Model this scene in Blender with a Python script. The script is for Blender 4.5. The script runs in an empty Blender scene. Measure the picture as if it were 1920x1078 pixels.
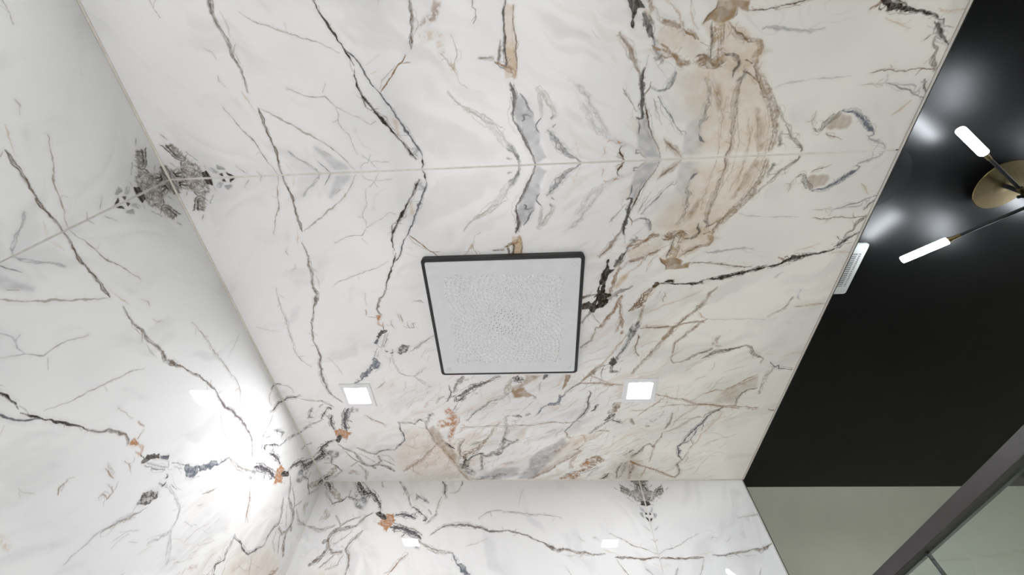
import bpy, bmesh, math, random
import numpy as np
from mathutils import Matrix, Vector

# ------------------------------------------------------------------ camera, world, exposure
ZC = 1.62                       # camera height above the floor (m)
H = 0.87922 + ZC                # marble shower ceiling
HB = 1.0 + ZC                   # black bathroom ceiling
XL, XR = -0.79094, 0.78898      # left marble wall, open edge of the marble ceiling
YJ, YB = 0.27901, 1.47901       # slab joint, back marble wall
XJ = XL + 1.2                   # slab joint on the back wall
BR = 0.7855                     # outer corner of the back marble wall
YP = 1.741                      # painted back wall of the bathroom
YF = YJ - 1.2                   # front end of the shower
XW = 2.9                        # right wall of the bathroom
YW = -1.6                       # front wall of the bathroom

scene = bpy.context.scene
cam_data = bpy.data.cameras.new('camera')
cam = bpy.data.objects.new('camera', cam_data)
scene.collection.objects.link(cam)
cam_data.sensor_width = 36.0
cam_data.lens = 768.2115 / 1920 * 36.0
cam_data.shift_x = 14.99 / 1920
cam_data.shift_y = -11.01 / 1920
cam_data.clip_start = 0.02
RIGHT = Vector((0.998474, 0.049341, 0.024805))
UP = Vector((0.027526, -0.834043, 0.551013))
FWD = Vector((-0.047876, 0.549489, 0.834128))
cam.matrix_world = Matrix((
    (RIGHT.x, UP.x, -FWD.x, 0), (RIGHT.y, UP.y, -FWD.y, 0),
    (RIGHT.z, UP.z, -FWD.z, ZC), (0, 0, 0, 1)))
scene.camera = cam

world = bpy.data.worlds.new('world')
scene.world = world
world.use_nodes = True
world.node_tree.nodes['Background'].inputs[0].default_value = (0.8, 0.85, 1.0, 1)
world.node_tree.nodes['Background'].inputs[1].default_value = 0.05

scene.view_settings.view_transform = 'Standard'
scene.view_settings.look = 'None'
scene.view_settings.gamma = 1.0
scene.view_settings.use_curve_mapping = False
scene.view_settings.exposure = 0.18
scene.cycles.max_bounces = 8
scene.cycles.diffuse_bounces = 5
scene.cycles.adaptive_threshold = 0.1
scene.cycles.use_light_tree = False
DOWNLIGHT = 172.0               # emission of the LED squares
BEAM = 9.0                     # watts of each downlight's downward beam
TUBE = 98.0                      # emission of the chandelier tubes

C = scene.collection
PI = math.pi

# ------------------------------------------------------------------ helpers
def lin(c, k=1.0):
    return tuple(min(1.0, k * ((v / 255) / 12.92 if v / 255 <= 0.04045 else ((v / 255 + 0.055) / 1.055) ** 2.4)) for v in c)

def link_mesh(name, me, mat, parent=None):
    o = bpy.data.objects.new(name, me)
    if mat is not None:
        me.materials.append(mat)
    C.objects.link(o)
    if parent is not None:
        o.parent = parent
    return o

def obj(name, bm, mat, parent=None, smooth=False):
    me = bpy.data.meshes.new(name)
    bmesh.ops.recalc_face_normals(bm, faces=bm.faces)
    bm.to_mesh(me)
    bm.free()
    if smooth:
        me.polygons.foreach_set('use_smooth', [True] * len(me.polygons))
    return link_mesh(name, me, mat, parent)

def tag(o, label, cat, group=None):
    o['label'] = label
    o['category'] = cat
    if group:
        o['group'] = group
    return o

def struct(o, label=None):
    o['kind'] = 'structure'
    if label:
        o['label'] = label
    return o

def empty(name, loc):
    o = bpy.data.objects.new(name, None)
    o.location = loc
    o.empty_display_size = 0.05
    C.objects.link(o)
    return o

def add_box(bm, a, b):
    vs = [bm.verts.new((x, y, z)) for x in (a[0], b[0]) for y in (a[1], b[1]) for z in (a[2], b[2])]
    for f in ((0, 1, 3, 2), (4, 6, 7, 5), (0, 4, 5, 1), (2, 3, 7, 6), (0, 2, 6, 4), (1, 5, 7, 3)):
        bm.faces.new([vs[i] for i in f])
    return vs

def box(a, b, bevel=0.0, seg=2):
    bm = bmesh.new()
    add_box(bm, a, b)
    if bevel:
        bmesh.ops.bevel(bm, geom=bm.edges[:], offset=bevel, segments=seg, affect='EDGES', profile=0.5)
    return bm

def rounded_rect(w, d, r, n=6):
    pts = []
    for cx, cy, a0 in ((w / 2 - r, d / 2 - r, 0), (-w / 2 + r, d / 2 - r, 90), (-w / 2 + r, -d / 2 + r, 180), (w / 2 - r, -d / 2 + r, 270)):
        for i in range(n + 1):
            a = math.radians(a0 + 90 * i / n)
            pts.append((cx + r * math.cos(a), cy + r * math.sin(a)))
    return pts

def loft(bm, rings, cap0=True, cap1=True):
    """rings: lists of 3-D points of equal length, joined in order."""
    vr = [[bm.verts.new(p) for p in r] for r in rings]
    n = len(vr[0])
    for a, b in zip(vr, vr[1:]):
        for i in range(n):
            j = (i + 1) % n
            bm.faces.new((a[i], a[j], b[j], b[i]))
    if cap0:
        bm.faces.new(vr[0][::-1])
    if cap1:
        bm.faces.new(vr[-1])
    return vr

def tube_between(bm, p, q, profile, n=16):
    """lathe along the line p-q; profile = [(fraction, radius)...]"""
    p, q = Vector(p), Vector(q)
    d = (q - p)
    z = d.normalized()
    x = z.orthogonal().normalized()
    y = z.cross(x)
    rings = []
    for f, r in profile:
        c = p + d * f
        rings.append([c + x * (r * math.cos(2 * PI * i / n)) + y * (r * math.sin(2 * PI * i / n)) for i in range(n)])
    loft(bm, rings)

# ------------------------------------------------------------------ node materials
def new_mat(name):
    m = bpy.data.materials.new(name)
    m.use_nodes = True
    nt = m.node_tree
    bs = nt.nodes['Principled BSDF']
    return m, nt, bs

def node(nt, t, **kw):
    n = nt.nodes.new(t)
    for k, v in kw.items():
        setattr(n, k, v)
    return n

def setin(nt, sock, v):
    if isinstance(v, bpy.types.NodeSocket):
        nt.links.new(v, sock)
    else:
        sock.default_value = v

def math_n(nt, op, a, b=None, c=None, clamp=False):
    n = node(nt, 'ShaderNodeMath', operation=op, use_clamp=clamp)
    for i, v in enumerate((a, b, c)):
        if v is not None:
            setin(nt, n.inputs[i], v)
    return n.outputs[0]

def sstep(nt, v, lo, hi, a=0.0, b=1.0):
    n = node(nt, 'ShaderNodeMapRange', interpolation_type='SMOOTHSTEP')
    setin(nt, n.inputs['Value'], v)
    setin(nt, n.inputs['From Min'], lo)
    setin(nt, n.inputs['From Max'], hi)
    setin(nt, n.inputs['To Min'], a)
    setin(nt, n.inputs['To Max'], b)
    return n.outputs[0]

def mix_c(nt, f, a, b, mode='MIX'):
    n = node(nt, 'ShaderNodeMix', data_type='RGBA', blend_type=mode)
    setin(nt, n.inputs['Factor'], f)
    setin(nt, n.inputs['A'], a)
    setin(nt, n.inputs['B'], b)
    return n.outputs['Result']

def noise(nt, vec, scale, detail=3.0, rough=0.55, dist=0.0):
    n = node(nt, 'ShaderNodeTexNoise')
    nt.links.new(vec, n.inputs['Vector'])
    n.inputs['Scale'].default_value = scale
    n.inputs['Detail'].default_value = detail
    n.inputs['Roughness'].default_value = rough
    n.inputs['Distortion'].default_value = dist
    return n.outputs['Fac']

def plain(name, col, rough, metal=0.0, spec=0.5, vary=0.06, scale=30.0, bump=0.0):
    """one colour with a little procedural unevenness"""
    m, nt, bs = new_mat(name)
    tc = node(nt, 'ShaderNodeTexCoord').outputs['Object']
    nz = noise(nt, tc, scale, 3.0)
    k = sstep(nt, nz, 0.3, 0.7, 1 - vary, 1 + vary)
    rgb = node(nt, 'ShaderNodeRGB')
    rgb.outputs[0].default_value = (*col, 1)
    sc = node(nt, 'ShaderNodeVectorMath', operation='SCALE')
    nt.links.new(rgb.outputs[0], sc.inputs[0])
    nt.links.new(k, sc.inputs['Scale'])
    nt.links.new(sc.outputs[0], bs.inputs['Base Color'])
    bs.inputs['Roughness'].default_value = rough
    bs.inputs['Metallic'].default_value = metal
    bs.inputs['Specular IOR Level'].default_value = spec
    if bump:
        b = node(nt, 'ShaderNodeBump')
        b.inputs['Strength'].default_value = bump
        b.inputs['Distance'].default_value = 0.002
        nt.links.new(noise(nt, tc, scale * 8, 2.0), b.inputs['Height'])
        nt.links.new(b.outputs[0], bs.inputs['Normal'])
    return m

def emitter(name, col, strength):
    m, nt, bs = new_mat(name)
    bs.inputs['Base Color'].default_value = (0.8, 0.8, 0.8, 1)
    bs.inputs['Emission Color'].default_value = (*col, 1)
    bs.inputs['Emission Strength'].default_value = strength
    return m

def marble_mat():
    """polished porcelain marble: the slab's print comes from mesh attributes (ground colour with its
    stains, distance to the nearest vein and the vein's colour); noise gives grain and ragged edges."""
    m, nt, bs = new_mat('polished_marble')
    tc = node(nt, 'ShaderNodeTexCoord').outputs['Object']
    def attr(n):
        return node(nt, 'ShaderNodeAttribute', attribute_name=n)
    ve, vc, gr = attr('vein'), attr('vein_colour'), attr('ground')
    sep = node(nt, 'ShaderNodeSeparateXYZ')
    nt.links.new(ve.outputs['Vector'], sep.inputs[0])
    dist, mot, half = sep.outputs[0], sep.outputs[1], sep.outputs[2]
    n_mid = noise(nt, tc, 95.0, 4.0, 0.68)
    mp = node(nt, 'ShaderNodeMapping')
    mp.inputs['Rotation'].default_value = (0, 0, math.radians(-132))
    mp.inputs['Scale'].default_value = (0.62, 1.0, 1.0)
    nt.links.new(tc, mp.inputs[0])
    n_mot = noise(nt, mp.outputs[0], 150.0, 3.0, 0.62)
    # slabs out of view carry no print: plain ground
    has = math_n(nt, 'GREATER_THAN', gr.outputs['Alpha'], 0.5)
    base = mix_c(nt, has, (*GROUND, 1), gr.outputs['Color'])
    # veins (distance in mm, stored + 10)
    amp = math_n(nt, 'MULTIPLY_ADD', half, 2.3, 1.5)       # wide veins fray more than hairlines
    e = math_n(nt, 'MULTIPLY_ADD', math_n(nt, 'SUBTRACT', n_mid, 0.50), amp, math_n(nt, 'SUBTRACT', dist, 10.0))
    mask = sstep(nt, e, -1.0, 0.8)
    broken = sstep(nt, n_mot, 0.38, 0.60, 0.15, 1.0)
    keep = math_n(nt, 'MULTIPLY_ADD', mot, math_n(nt, 'SUBTRACT', broken, 1.0), 1.0)
    mask = math_n(nt, 'MULTIPLY', math_n(nt, 'MULTIPLY', mask, keep), vc.outputs['Alpha'], clamp=True)
    shade = sstep(nt, n_mot, 0.3, 0.7, 0.8, 1.2)
    vs = node(nt, 'ShaderNodeVectorMath', operation='SCALE')
    nt.links.new(vc.outputs['Color'], vs.inputs[0])
    nt.links.new(shade, vs.inputs['Scale'])
    colr = mix_c(nt, mask, base, vs.outputs[0])
    nt.links.new(colr, bs.inputs['Base Color'])
    bs.inputs['Roughness'].default_value = 0.02
    bs.inputs['Specular IOR Level'].default_value = 0.5
    return m

GROUND, GROUND2, GREY, HAIR = (0.88, 0.87, 0.868), (0.78, 0.775, 0.78), (0.60, 0.59, 0.60), (0.5, 0.44, 0.38)
VEINS = """
SN 0 1 0 18,2629,31 240,2627,32 463,2650,38 691,2645,45 925,2630,46 1166,2630,54 1377,2610,20
SN 0 1 0.3 1701,2521,28 1889,2544,50 2117,2522,36 2430,2457,52 2714,2420,53 3039,2371,62
SN 0 0.9 0.6 3038,2354,62 3211,2391,126 3516,2267,81 3649,2211,33
SN 0 1 0 3516,2260,26 3876,2110,27 4156,2004,68 4491,1860,26 4841,1809,36
SM 0 1 0.2 4841,1809,36 5100,1828,73 5418,1831,84 5798,1708,67 6193,1638,78 6544,1618,90 6845,1615,51 7155,1677,42 7347,1819,32 7510,1951,32
SB 0 0.6 0 19,2506,16 263,2402,16 516,2335,25 742,2244,26 1041,2086,17 1458,1884,18
SB 0 0.5 0 4,2143,16 109,2072,16
ST 0 0.4 0 34,2868,18 279,2800,19
ST 0 0.5 0 1267,2531,27 1551,2453,28 1696,2394,28
SB 0 0.4 0.5 1815,2076,28 1907,1993,29 2023,2021,29
SB 0 0.35 0.5 2494,1962,22 2418,2093,22 2300,2150,22
SB 0 0.3 0.3 2635,2533,23 2801,2553,23 3045,2532,23
SG 0 0.7 0.2 22,3693,36 155,3593,37 275,3497,12
Sg 0 0.5 0 13,3468,48 234,3248,49 490,2917,50
Ag 48 0.4 0 72,3815 55,4122 87,4174 322,3868 596,3543 561,3490
SF 0 0.8 0.3 60,4257,24 299,4089,25 513,3909,25 669,3742,25 794,3581,39 919,3354,39 1049,3187,26 1179,2985,40 1278,2823,27 1379,2659,27
SB 0 0.6 0.2 473,3703,25 382,3796,25
Sg 0 0.8 0.2 66,4391,14 145,4463,14 195,4572,15 274,4629,15 354,4688,15
Sg 0 0.8 0.2 346,4476,15 243,4621,15 51,4770,14
Sg 0 0.6 0.2 213,4643,15 200,4843,15 184,5058,14
Sg 0 0.7 0.2 374,4392,16 725,4339,17 1019,4190,17 1192,4244,17 1348,4223,17 1267,4388,17 1104,4649,17 976,4834,17 1049,4978,17
Sg 0 0.6 0.5 1049,4086,26 1069,4177,26 1121,4197,26
Sg 0 0.6 0.5 812,4460,26 896,4488,26
SF 0 0.8 0.2 1348,4223,22 1538,4063,22 1562,3728,22 1663,3502,22 1730,3317,22
SF 0 0.5 0.2 1608,4013,17 1777,4105,17
SK 0 0.95 0.3 18,5789,47 153,5789,48 220,5787,48
SK 0 0.95 0.15 224,5667,48 358,5554,85 513,5497,37 763,5330,32 956,5185,52 1054,5119,78 1186,4999,53 1355,4885,47 1493,4793,54 1708,4750,34 1929,4738,28 2005,4740,14
SK 0 0.95 0.1 2081,4748,21 2232,4695,43 2347,4654,29 2701,4497,39 2903,4385,40 3102,4308,40
SG 0 0.95 0.1 214,5803,31 460,5750,32 678,5638,38 902,5524,33 1166,5385,34 1438,5225,35 1719,5044,36 2011,4923,37 2235,4779,37 2348,4671,38
Ag 24 0.7 1 209,5669 215,5818 460,5759 483,5548 419,5513
SN 0 0.9 0 1168,4986,21 1300,4816,21 1492,4761,22
SN 0 0.8 0 1252,4906,21 1285,5044,21
AT 38 0.5 0 733,5382 801,5448 1031,5392 1095,5302
Sg 0 0.7 0 764,5345,19 741,5582,19
SX 0 0.95 0.2 1579,5184,27 1730,5337,28 1882,5477,28 2036,5619,28 2194,5796,43
ST 0 0.4 0 1923,5072,18 1945,5168,18
ST 0 0.3 0 2071,5012,18 2131,5102,19 2234,5303,19
SB 0 0.5 0 2305,4561,22 2489,4178,22 2560,3919,22 2709,3498,23 2861,3104,23 3022,2880,23
SF 0 0.8 0.4 474,7661,27 690,7561,27 878,7430,28 903,7244,28 1030,7112,51 1126,6980,65 1221,6816,39 1318,6681,29 1521,6501,30
SG 0 0.8 0.7 184,7643,59 156,7703,59
SK 0 0.85 0.6 356,7636,60 338,7714,60
Sg 0 0.5 0 379,7605,36 590,7445,37
SB 0 0.5 0 1572,6913,16 1709,6773,16 1924,6672,17 2179,6465,17
AT 28 0.6 0 1904,6625 1907,6706 2018,6696 2015,6614
SN 0 0.95 0.3 1990,7467,42 1902,7569,41 1868,7654,41
SN 0 0.8 0.4 2099,7183,42 2078,7332,56 2063,7431,56
SN 0 0.9 0 1992,7532,55 2180,7557,56
SG 0 0.85 0.6 17,7914,46 148,7867,47 266,7805,83 415,7740,48
SH 0 0.95 0.2 16,8246,35 162,8202,47 338,8097,48 519,8005,61 704,7911,62 829,7832,50 924,7783,38 1124,7807,51 1326,7801,91 1465,7812,106 1638,7759,94
Ag 35 0.6 0 32,8275 144,8478 438,8303 656,8302 1070,8147 1400,7924 1395,7799 894,7845 519,8005
SG 0 0.95 0.45 27,9193,35 108,9054,46 191,8913,82 277,8829,106 393,8715,108 482,8628,108 588,8556,85 711,8497,49
Ag 35 0.6 1 134,8969 430,8863 608,8690 743,8513 541,8555 304,8742
SG 0 0.9 0.2 656,8317,37 734,8272,37 845,8256,37 953,8347,38
SG 0 0.9 0.3 763,8597,37 804,8670,37
SG 0 0.9 0.3 923,8575,50 964,8642,50
SF 0 0.5 0.4 990,8637,101 1154,8609,102 1284,8487,104 1417,8394,105 1482,8268,106
SF 0 0.4 0.4 963,8347,63 1211,8347,64 1380,8300,65
SG 0 0.85 0.4 1005,8179,44 1168,8084,45 1301,8020,46 1417,7924,46
SG 0 0.9 0.3 898,7951,38 933,8012,38 998,7980,38 1017,8056,38 987,8133,38
SX 0 0.95 0.3 1713,7852,81 1792,7850,82 1854,7768,82 1905,7653,82
SB 0 0.8 0 1823,7898,25 2199,7888,25
AT 27 0.6 0 1706,7661 1715,7900 2210,7888 2221,7641
SK 0 0.95 0.2 1906,7685,82 2229,7667,85
Sg 0 0.4 0.3 1511,9053,92 1346,9232,91 1181,9315,89 865,9567,87 619,9726,85
ST 0 0.5 0 85,9196,23 259,9119,24 438,9068,24
SO 0 0.7 0.3 164,9689,35 282,9670,35
SO 0 0.7 0.5 419,9724,36 437,9793,36
SO 0 0.8 0.4 449,9931,48 400,9984,47 392,10032,47
SN 0 0.95 0 22,10116,34 93,10081,34 163,10018,35 221,10009,35 297,10046,35
SX 0 0.6 0.4 27,10582,34 110,10494,34 180,10433,35
SH 0 0.8 0.5 166,10445,23 162,10345,23 220,10338,23 209,10422,23
Ag 58 0.6 0 252,10385 56,10586 40,10893 267,10758 502,10648 683,10556 900,10465 833,10368 551,10335
SG 0 0.8 0.2 552,10364,36 675,10349,36 800,10335,37
SH 0 0.95 0.1 898,10257,37 847,10340,61 859,10401,61 961,10398,87 1074,10367,100 1189,10365,89 1388,10343,77 1524,10312,91 1645,10310,79 1786,10332,40
SN 0 0.9 0 40,10893,32 240,10811,32 413,10693,33 592,10602,34 807,10513,34 1028,10451,35 1157,10407,35 1356,10369,36
AX 45 0.4 0 52,11189 31,11367 240,11180 446,10899 276,10987
SB 0 0.8 0.3 29,11325,28 181,11169,29 294,11047,29 428,10896,29
SG 0 0.8 0.1 512,11255,24 703,11056,24 887,10938,25 1105,10761,25 1265,10632,25
SB 0 0.6 0.1 692,10791,24 909,10704,25 1132,10615,25 1229,10567,25
SB 0 0.6 0.2 989,10267,25 1148,10164,25 1343,10031,26 1442,9948,26
SB 0 0.9 0.1 1591,10273,33 1798,10170,33 1974,10061,68 2063,10021,68 2117,9978,41 2225,9891,28 2371,9773,14
SB 0 0.8 0.2 1306,10379,32 1427,10470,32 1531,10498,33
SG 0 0.9 0.2 1462,10489,26 1382,10617,39 1387,10740,64 1441,10839,103 1546,10894,78 1667,10902,39
SG 0 0.5 0.3 1804,10327,27 2002,10349,27
SG 0 0.8 0.2 321,11705,46 392,11634,47 510,11600,47
SG 0 0.8 0.3 601,11589,48 724,11584,72 788,11640,60 946,11626,49 1139,11634,50 1304,11635,51 1469,11575,51 1568,11502,52
SB 0 0.75 0.3 11,12250,34 242,12278,34 416,12221,35 628,12256,36 906,12234,37 1160,12173,62 1324,12165,38 1561,12216,39
SL 0 0.75 0.5 106,13146,90 423,13111,127 599,13048,153 841,12972,168 1058,12855,147 1247,12727,137 1473,12574,115 1671,12408,91 1877,12332,66
SN 0 0.85 0.3 539,13059,23 901,12901,24 1180,12681,25 1470,12483,26 1704,12355,26
SB 0 0.7 0 609,13295,18 846,13089,18 1092,12923,18 1313,12744,19
AX 45 0.35 0 96,12906 127,12970 503,12908 741,12772 953,12624 676,12698 381,12818
AX 45 0.3 0 27,12626 29,12668 317,12675 463,12643
AX 45 0.3 0 39,12229 42,12313 302,12321 478,12278
AT 209 0.38 0 1582,10951 1119,11123 720,11496 416,11496 124,11524 48,13129 484,13156 1245,12697 1877,12332 1875,11307
SX 0 0.8 0.5 1948,10848,54 1862,10930,80 1801,11015,93 1797,11108,80
SX 0 0.7 0.4 1972,10504,41 1930,10657,40 1937,10847,40
SN 0 0.9 0.3 1952,10470,54 1900,10527,54 1964,10592,54
SB 0 0.9 0 1501,12430,26 1563,12262,26 1627,12155,26
SB 0 0.9 0.2 2366,11772,36 2225,11967,36 2092,12129,35 2089,12254,35
ST 0 0.6 0.3 2089,12254,81 2057,12372,81 1915,12387,80
SN 0 0.95 0.1 2602,12009,23 2587,12136,23 2615,12399,23 2666,12765,23 2722,13035,23 2756,13366,23 2751,13557,23
SK 0 1 0.15 2776,13936,71 2823,13738,99 2886,13530,57 2959,13355,86 3012,13173,87 3074,12861,131 3117,12706,102 3171,12519,74 3224,12265,74 3229,12032,44 3205,11693,30 3194,11357,30
EW 0 1 0 3149,12448 3132,12808 3242,12817 3218,12463
SK 0 0.95 0.1 3145,11483,44 3132,11581,103 3127,11680,88 3084,11722,29
SX 0 0.8 0.3 2196,11153,41 2302,11025,42 2373,10907,42
SX 0 0.8 0.3 2391,10861,56 2442,10722,56 2513,10569,57
Sg 0 0.5 0 2196,13217,54 2245,13042,54 2273,12798,55 2280,12484,55
Sg 0 0.35 0 1318,12864,38 1396,13183,38 1426,13537,38
AX 66 0.25 0 1879,12363 1882,12457 1922,12590 2023,12427
PK 0 0.95 0.15 2404,10027 2574,10018 2721,10080 2725,10190 2853,10092 3045,10022 3256,9965 3413,9991 3448,10121 3544,10155 3636,10048 3672,10154 3927,9995 3956,9840 4087,9771 4051,9689 3931,9577 3977,9448 3779,9437 3719,9590 3753,9657 3596,9788 3593,9685 3438,9815 3343,9782 3099,9839 2803,9915 2572,9957
EW 0 1 0 3517,9795 3597,9827 3692,9769 3786,9672 3753,9644 3625,9687
EW 0 1 0 3176,9858 3193,9897 3331,9890 3330,9860
EW 0 1 0 3701,9852 3776,9866 3855,9794 3790,9789
SN 0 0.9 0.3 3569,9426,93 3531,9552,77 3469,9779,46
SH 0 0.95 0.3 2245,10405,83 2386,10325,154 2497,10265,156 2609,10203,86 2651,10171,43
SG 0 0.7 0.5 2237,10416,83 2089,10482,82 1970,10550,81
SN 0 0.9 0.5 1902,10507,67 1931,10569,67 1848,10617,67
SX 0 0.9 0.3 2829,10237,58 2991,10204,88 3171,10184,105 3355,10138,91 3542,10091,62
ST 0 0.7 0.4 2668,10221,72 2556,10319,71 2501,10386,71
AT 58 0.8 0 2768,10623 3089,10450 3313,10273 3234,10228 2966,10363
SB 0 0.9 0.3 3244,10705,30 3322,10551,60 3395,10408,91 3460,10288,92 3607,10148,108 3733,10057,94
SX 0 0.8 0.3 2521,10557,57 2481,10613,56 2434,10715,56 2406,10879,28
SB 0 0.8 0.3 2195,11168,41 2261,11096,41 2312,10985,42
ST 0 0.6 0.2 2407,10903,28 2601,10809,28 2742,10705,29
ST 0 0.5 0.2 2385,11090,21 2580,11023,21 2724,11019,22
SX 0 0.95 0.2 3537,10448,46 3679,10387,62 3873,10355,79 4069,10283,96 4234,10179,97 4403,10088,66 4575,9994,83 4626,9931,67 4606,9835,33
SX 0 0.95 0.3 3553,10437,61 3778,10448,78 4008,10467,32 4244,10498,49 4417,10542,66 4645,10583,25
SX 0 0.8 0.4 4312,10505,49 4554,10477,50 4782,10405,67
SO 0 0.8 0.5 4805,10570,84 4771,10635,84
SK 0 0.9 0.3 3549,10322,62 3535,10359,61
SN 0 0.9 0 4606,9835,25 4820,9823,25 5037,9755,26
SN 0 0.9 0.2 4034,9688,80 4151,9643,48 4250,9570,49 4454,9447,50
SB 0 0.6 0.2 4119,9720,32 4327,9841,33 4469,9959,33
SL 0 0.95 0.2 3179,11332,89 3283,11274,75 3374,11212,90 3479,11101,122 3666,11000,185 3794,10966,187 3889,10875,126 4017,10761,64 4055,10687,16
AT 46 0.6 0 3509,11029 3453,11249 3546,11212 3668,11051
SL 0 0.9 0.3 3894,11056,63 4124,11009,64 4362,11014,65 4569,11001,66
PN 0 0.95 0.2 3140,11252 3134,11363 3226,11389 3270,11321 3314,11253 3236,11229
SN 0 0.9 0.1 3180,11382,30 3169,11504,30 3140,11549,30
SB 0 0.7 0.3 3397,11441,23 3490,11431,23 3615,11387,23
SB 0 0.7 0.3 3478,11555,23 3558,11593,23 3683,11538,23 3780,11566,23
SG 0 0.9 0.55 4495,10858,82 4741,10847,84 4920,10814,85 5132,10798,86
SG 0 0.9 0.55 4430,10996,65 4674,10987,67 4851,10942,68
SB 0 0.8 0.1 4676,11055,25 4668,11375,25 4661,11749,33 4633,12010,25 4618,12087,25
SB 0 0.8 0.1 4481,12757,24 4509,12516,24 4508,12252,24
SL 0 0.85 0.3 3894,12631,62 4037,12497,63 4166,12395,64 4296,12238,96 4463,12138,65 4634,12037,66 4843,11913,67 5093,11792,68
SX 0 0.7 0.3 4481,12746,49 4529,12625,49 4751,12458,50 4997,12291,68 5158,12157,51
ST 0 0.5 0.3 3401,12526,45 3550,12322,46 3669,12093,46 3789,11861,47 3879,11621,47 4036,11387,48 4162,11145,48
SH 0 0.8 0.6 2468,11443,52 2285,11458,53 2097,11479,55 1879,11508,56
SB 0 0.8 0.4 2397,11511,18 2091,11608,18 1847,11660,19
SB 0 0.6 0.5 2370,11596,26 2089,11657,27 1893,11722,28
SH 0 0.8 0.5 2390,11648,44 2169,11696,45
SL 0 0.85 0.7 1843,11230,75 1862,11335,150 1817,11509,169 1810,11674,150 1840,11802,112
AL 28 0.5 1 1892,11220 1912,11325 2099,11446 2447,11421 2414,11637 1867,11769 1840,11802 1744,11744 1702,11589 1737,11362 1767,11259
SH 0 0.8 0.65 1928,11754,83 1922,11890,83 1842,12018,84 1729,12075,66 1657,12011,57 1530,12016,38
SN 0 0.8 0.5 1811,12162,47 1767,12309,47
SN 0 0.8 0.5 1646,12233,57 1508,12201,58 1474,12113,58
SX 0 0.7 0.3 1582,12250,29 1457,12478,29 1373,12613,29
AL 17 0.85 0 2775,11449 2667,11449 2520,11301 2422,11244 2492,11411 2414,11637 2474,11778 2649,11811 2574,12010 2747,12013
SB 0 0.9 0.3 2753,11454,25 2645,11454,26 2541,11322,26 2432,11255,26
SB 0 0.9 0.3 2671,11818,26 2539,11813,26 2474,11778,26
AF 26 0.5 0 2620,11511 2636,11635 2544,11709 2482,11621 2532,11506
SB 0 0.8 0.3 2421,11714,26 2265,11884,27 2150,12098,27 2121,12211,27
SX 0 0.6 0.5 2121,12211,72 2091,12352,72 1958,12390,73 1889,12329,74 1739,12385,75
SX 0 0.85 0.55 1948,10829,84 1830,10987,85 1798,11130,85
SX 0 0.7 0.5 2137,10391,46 2058,10538,46 1987,10767,46 1934,10858,47
SX 0 0.8 0.5 2511,10573,53 2459,10713,53 2395,10856,53
SX 0 0.8 0.5 2319,11002,54 2219,11154,54
SB 0 0.7 0.5 2130,11279,27 2075,11452,27
SX 0 0.7 0.4 2834,10264,51 2701,10322,52 2657,10315,52
SB 0 0.7 0.2 2773,10633,13 2589,10794,13 2391,10935,13
SF 0 0.8 0.2 2797,11012,13 2622,11021,13 2441,11083,13 2345,11181,13
AT 89 0.35 0 2426,10455 2435,10743 2152,11328 1869,11198 1982,10877 2095,10533
AX 48 0.35 0 1599,11612 1438,11760 1221,11896 893,11887 1064,11790 1334,11756
AX 51 0.35 0 973,12586 914,12674 146,12938 273,12812
SN 0 0.6 0.5 448,13234,53 345,13222,54 221,13320,54
SB 0 0.6 0.2 1177,12866,20 895,13095,20 544,13350,21
SN 0 0.95 0.2 3047,6000,35 2928,6015,44 2745,6019,54 2642,6026,45 2497,5964,64 2370,5929,47 2306,5905,19
AX 34 0.6 1 3024,6452 2978,6590 2703,6455 2654,6201 2557,6037 2659,6103 2849,6378
AT 36 0.45 1 2619,6072 2627,6321 2490,6549 2143,6554 2103,6447 2413,6389 2363,6079
SN 0 0.9 0.2 2991,7117,11 2893,7120,11 2830,7174,11 2730,7165,11 2630,7120,12
SB 0 0.6 0.3 2483,6698,18 2331,6754,19 2177,6775,19 1956,6685,19
SK 0 0.95 0.2 2961,7720,43 2765,7675,53 2561,7689,54 2350,7691,55 2179,7658,65 1999,7700,38
SN 0 0.9 0.2 2354,7605,28 2226,7573,56 2031,7511,19
SX 0 0.9 0.3 2011,7459,48 1937,7582,48 1859,7798,48
SB 0 0.9 0.2 2876,7850,26 2656,7841,27 2383,7893,27 2079,7903,28 1854,7888,29
AT 35 0.5 0 2884,7695 2876,7862 2340,7904 1809,7874 1815,7745 2351,7669
AR 36 0.8 0.5 321,29 188,94 197,218 291,385 318,428 388,463 535,332 703,274 756,316 763,464 650,551 566,581 480,641 366,658 333,760 144,803 34,975 23,686 5,44 15,-26
SK 0 0.85 0.6 743,309,35 686,352,58 589,375,58 531,432,82 471,505,59
SK 0 0.9 0.3 762,175,29 732,246,29 676,260,29 520,340,29 432,441,30
SK 0 0.8 0.5 756,316,34 740,380,35 749,472,34
SH 0 0.6 0.7 652,509,58 596,524,58 526,532,59
SK 0 0.9 0.55 155,174,61 110,203,61 135,291,61 162,364,61
SK 0 0.9 0.55 97,152,61 64,225,61 61,314,61
PK 0 0.9 0.3 144,803 27,785 27,972 123,942 182,925
PK 0 0.9 0.1 120,1371 24,1515 34,1407 76,1381
PK 0 0.85 0.2 69,1200 95,1271 29,1286 35,1229
SG 0 0.8 0.4 278,1220,83 227,1255,84 194,1344,84
SK 0 0.9 0.3 375,442,48 304,421,48
SH 0 0.8 0.6 366,658,48 305,746,48
SH 0 0.7 0.4 292,29,108 173,86,109 27,41,111
SK 0 0.85 0.2 385,211,30 289,280,30
SH 0 0.7 0.5 252,647,36 131,767,36 42,770,37
SK 0 0.8 0.5 161,379,36 113,475,37
SK 0 0.8 0.5 79,593,31 30,719,31
SH 0 0.7 0.6 232,429,24 184,539,24 122,614,24
SH 0 0.7 0.6 60,328,24 41,439,25
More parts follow.
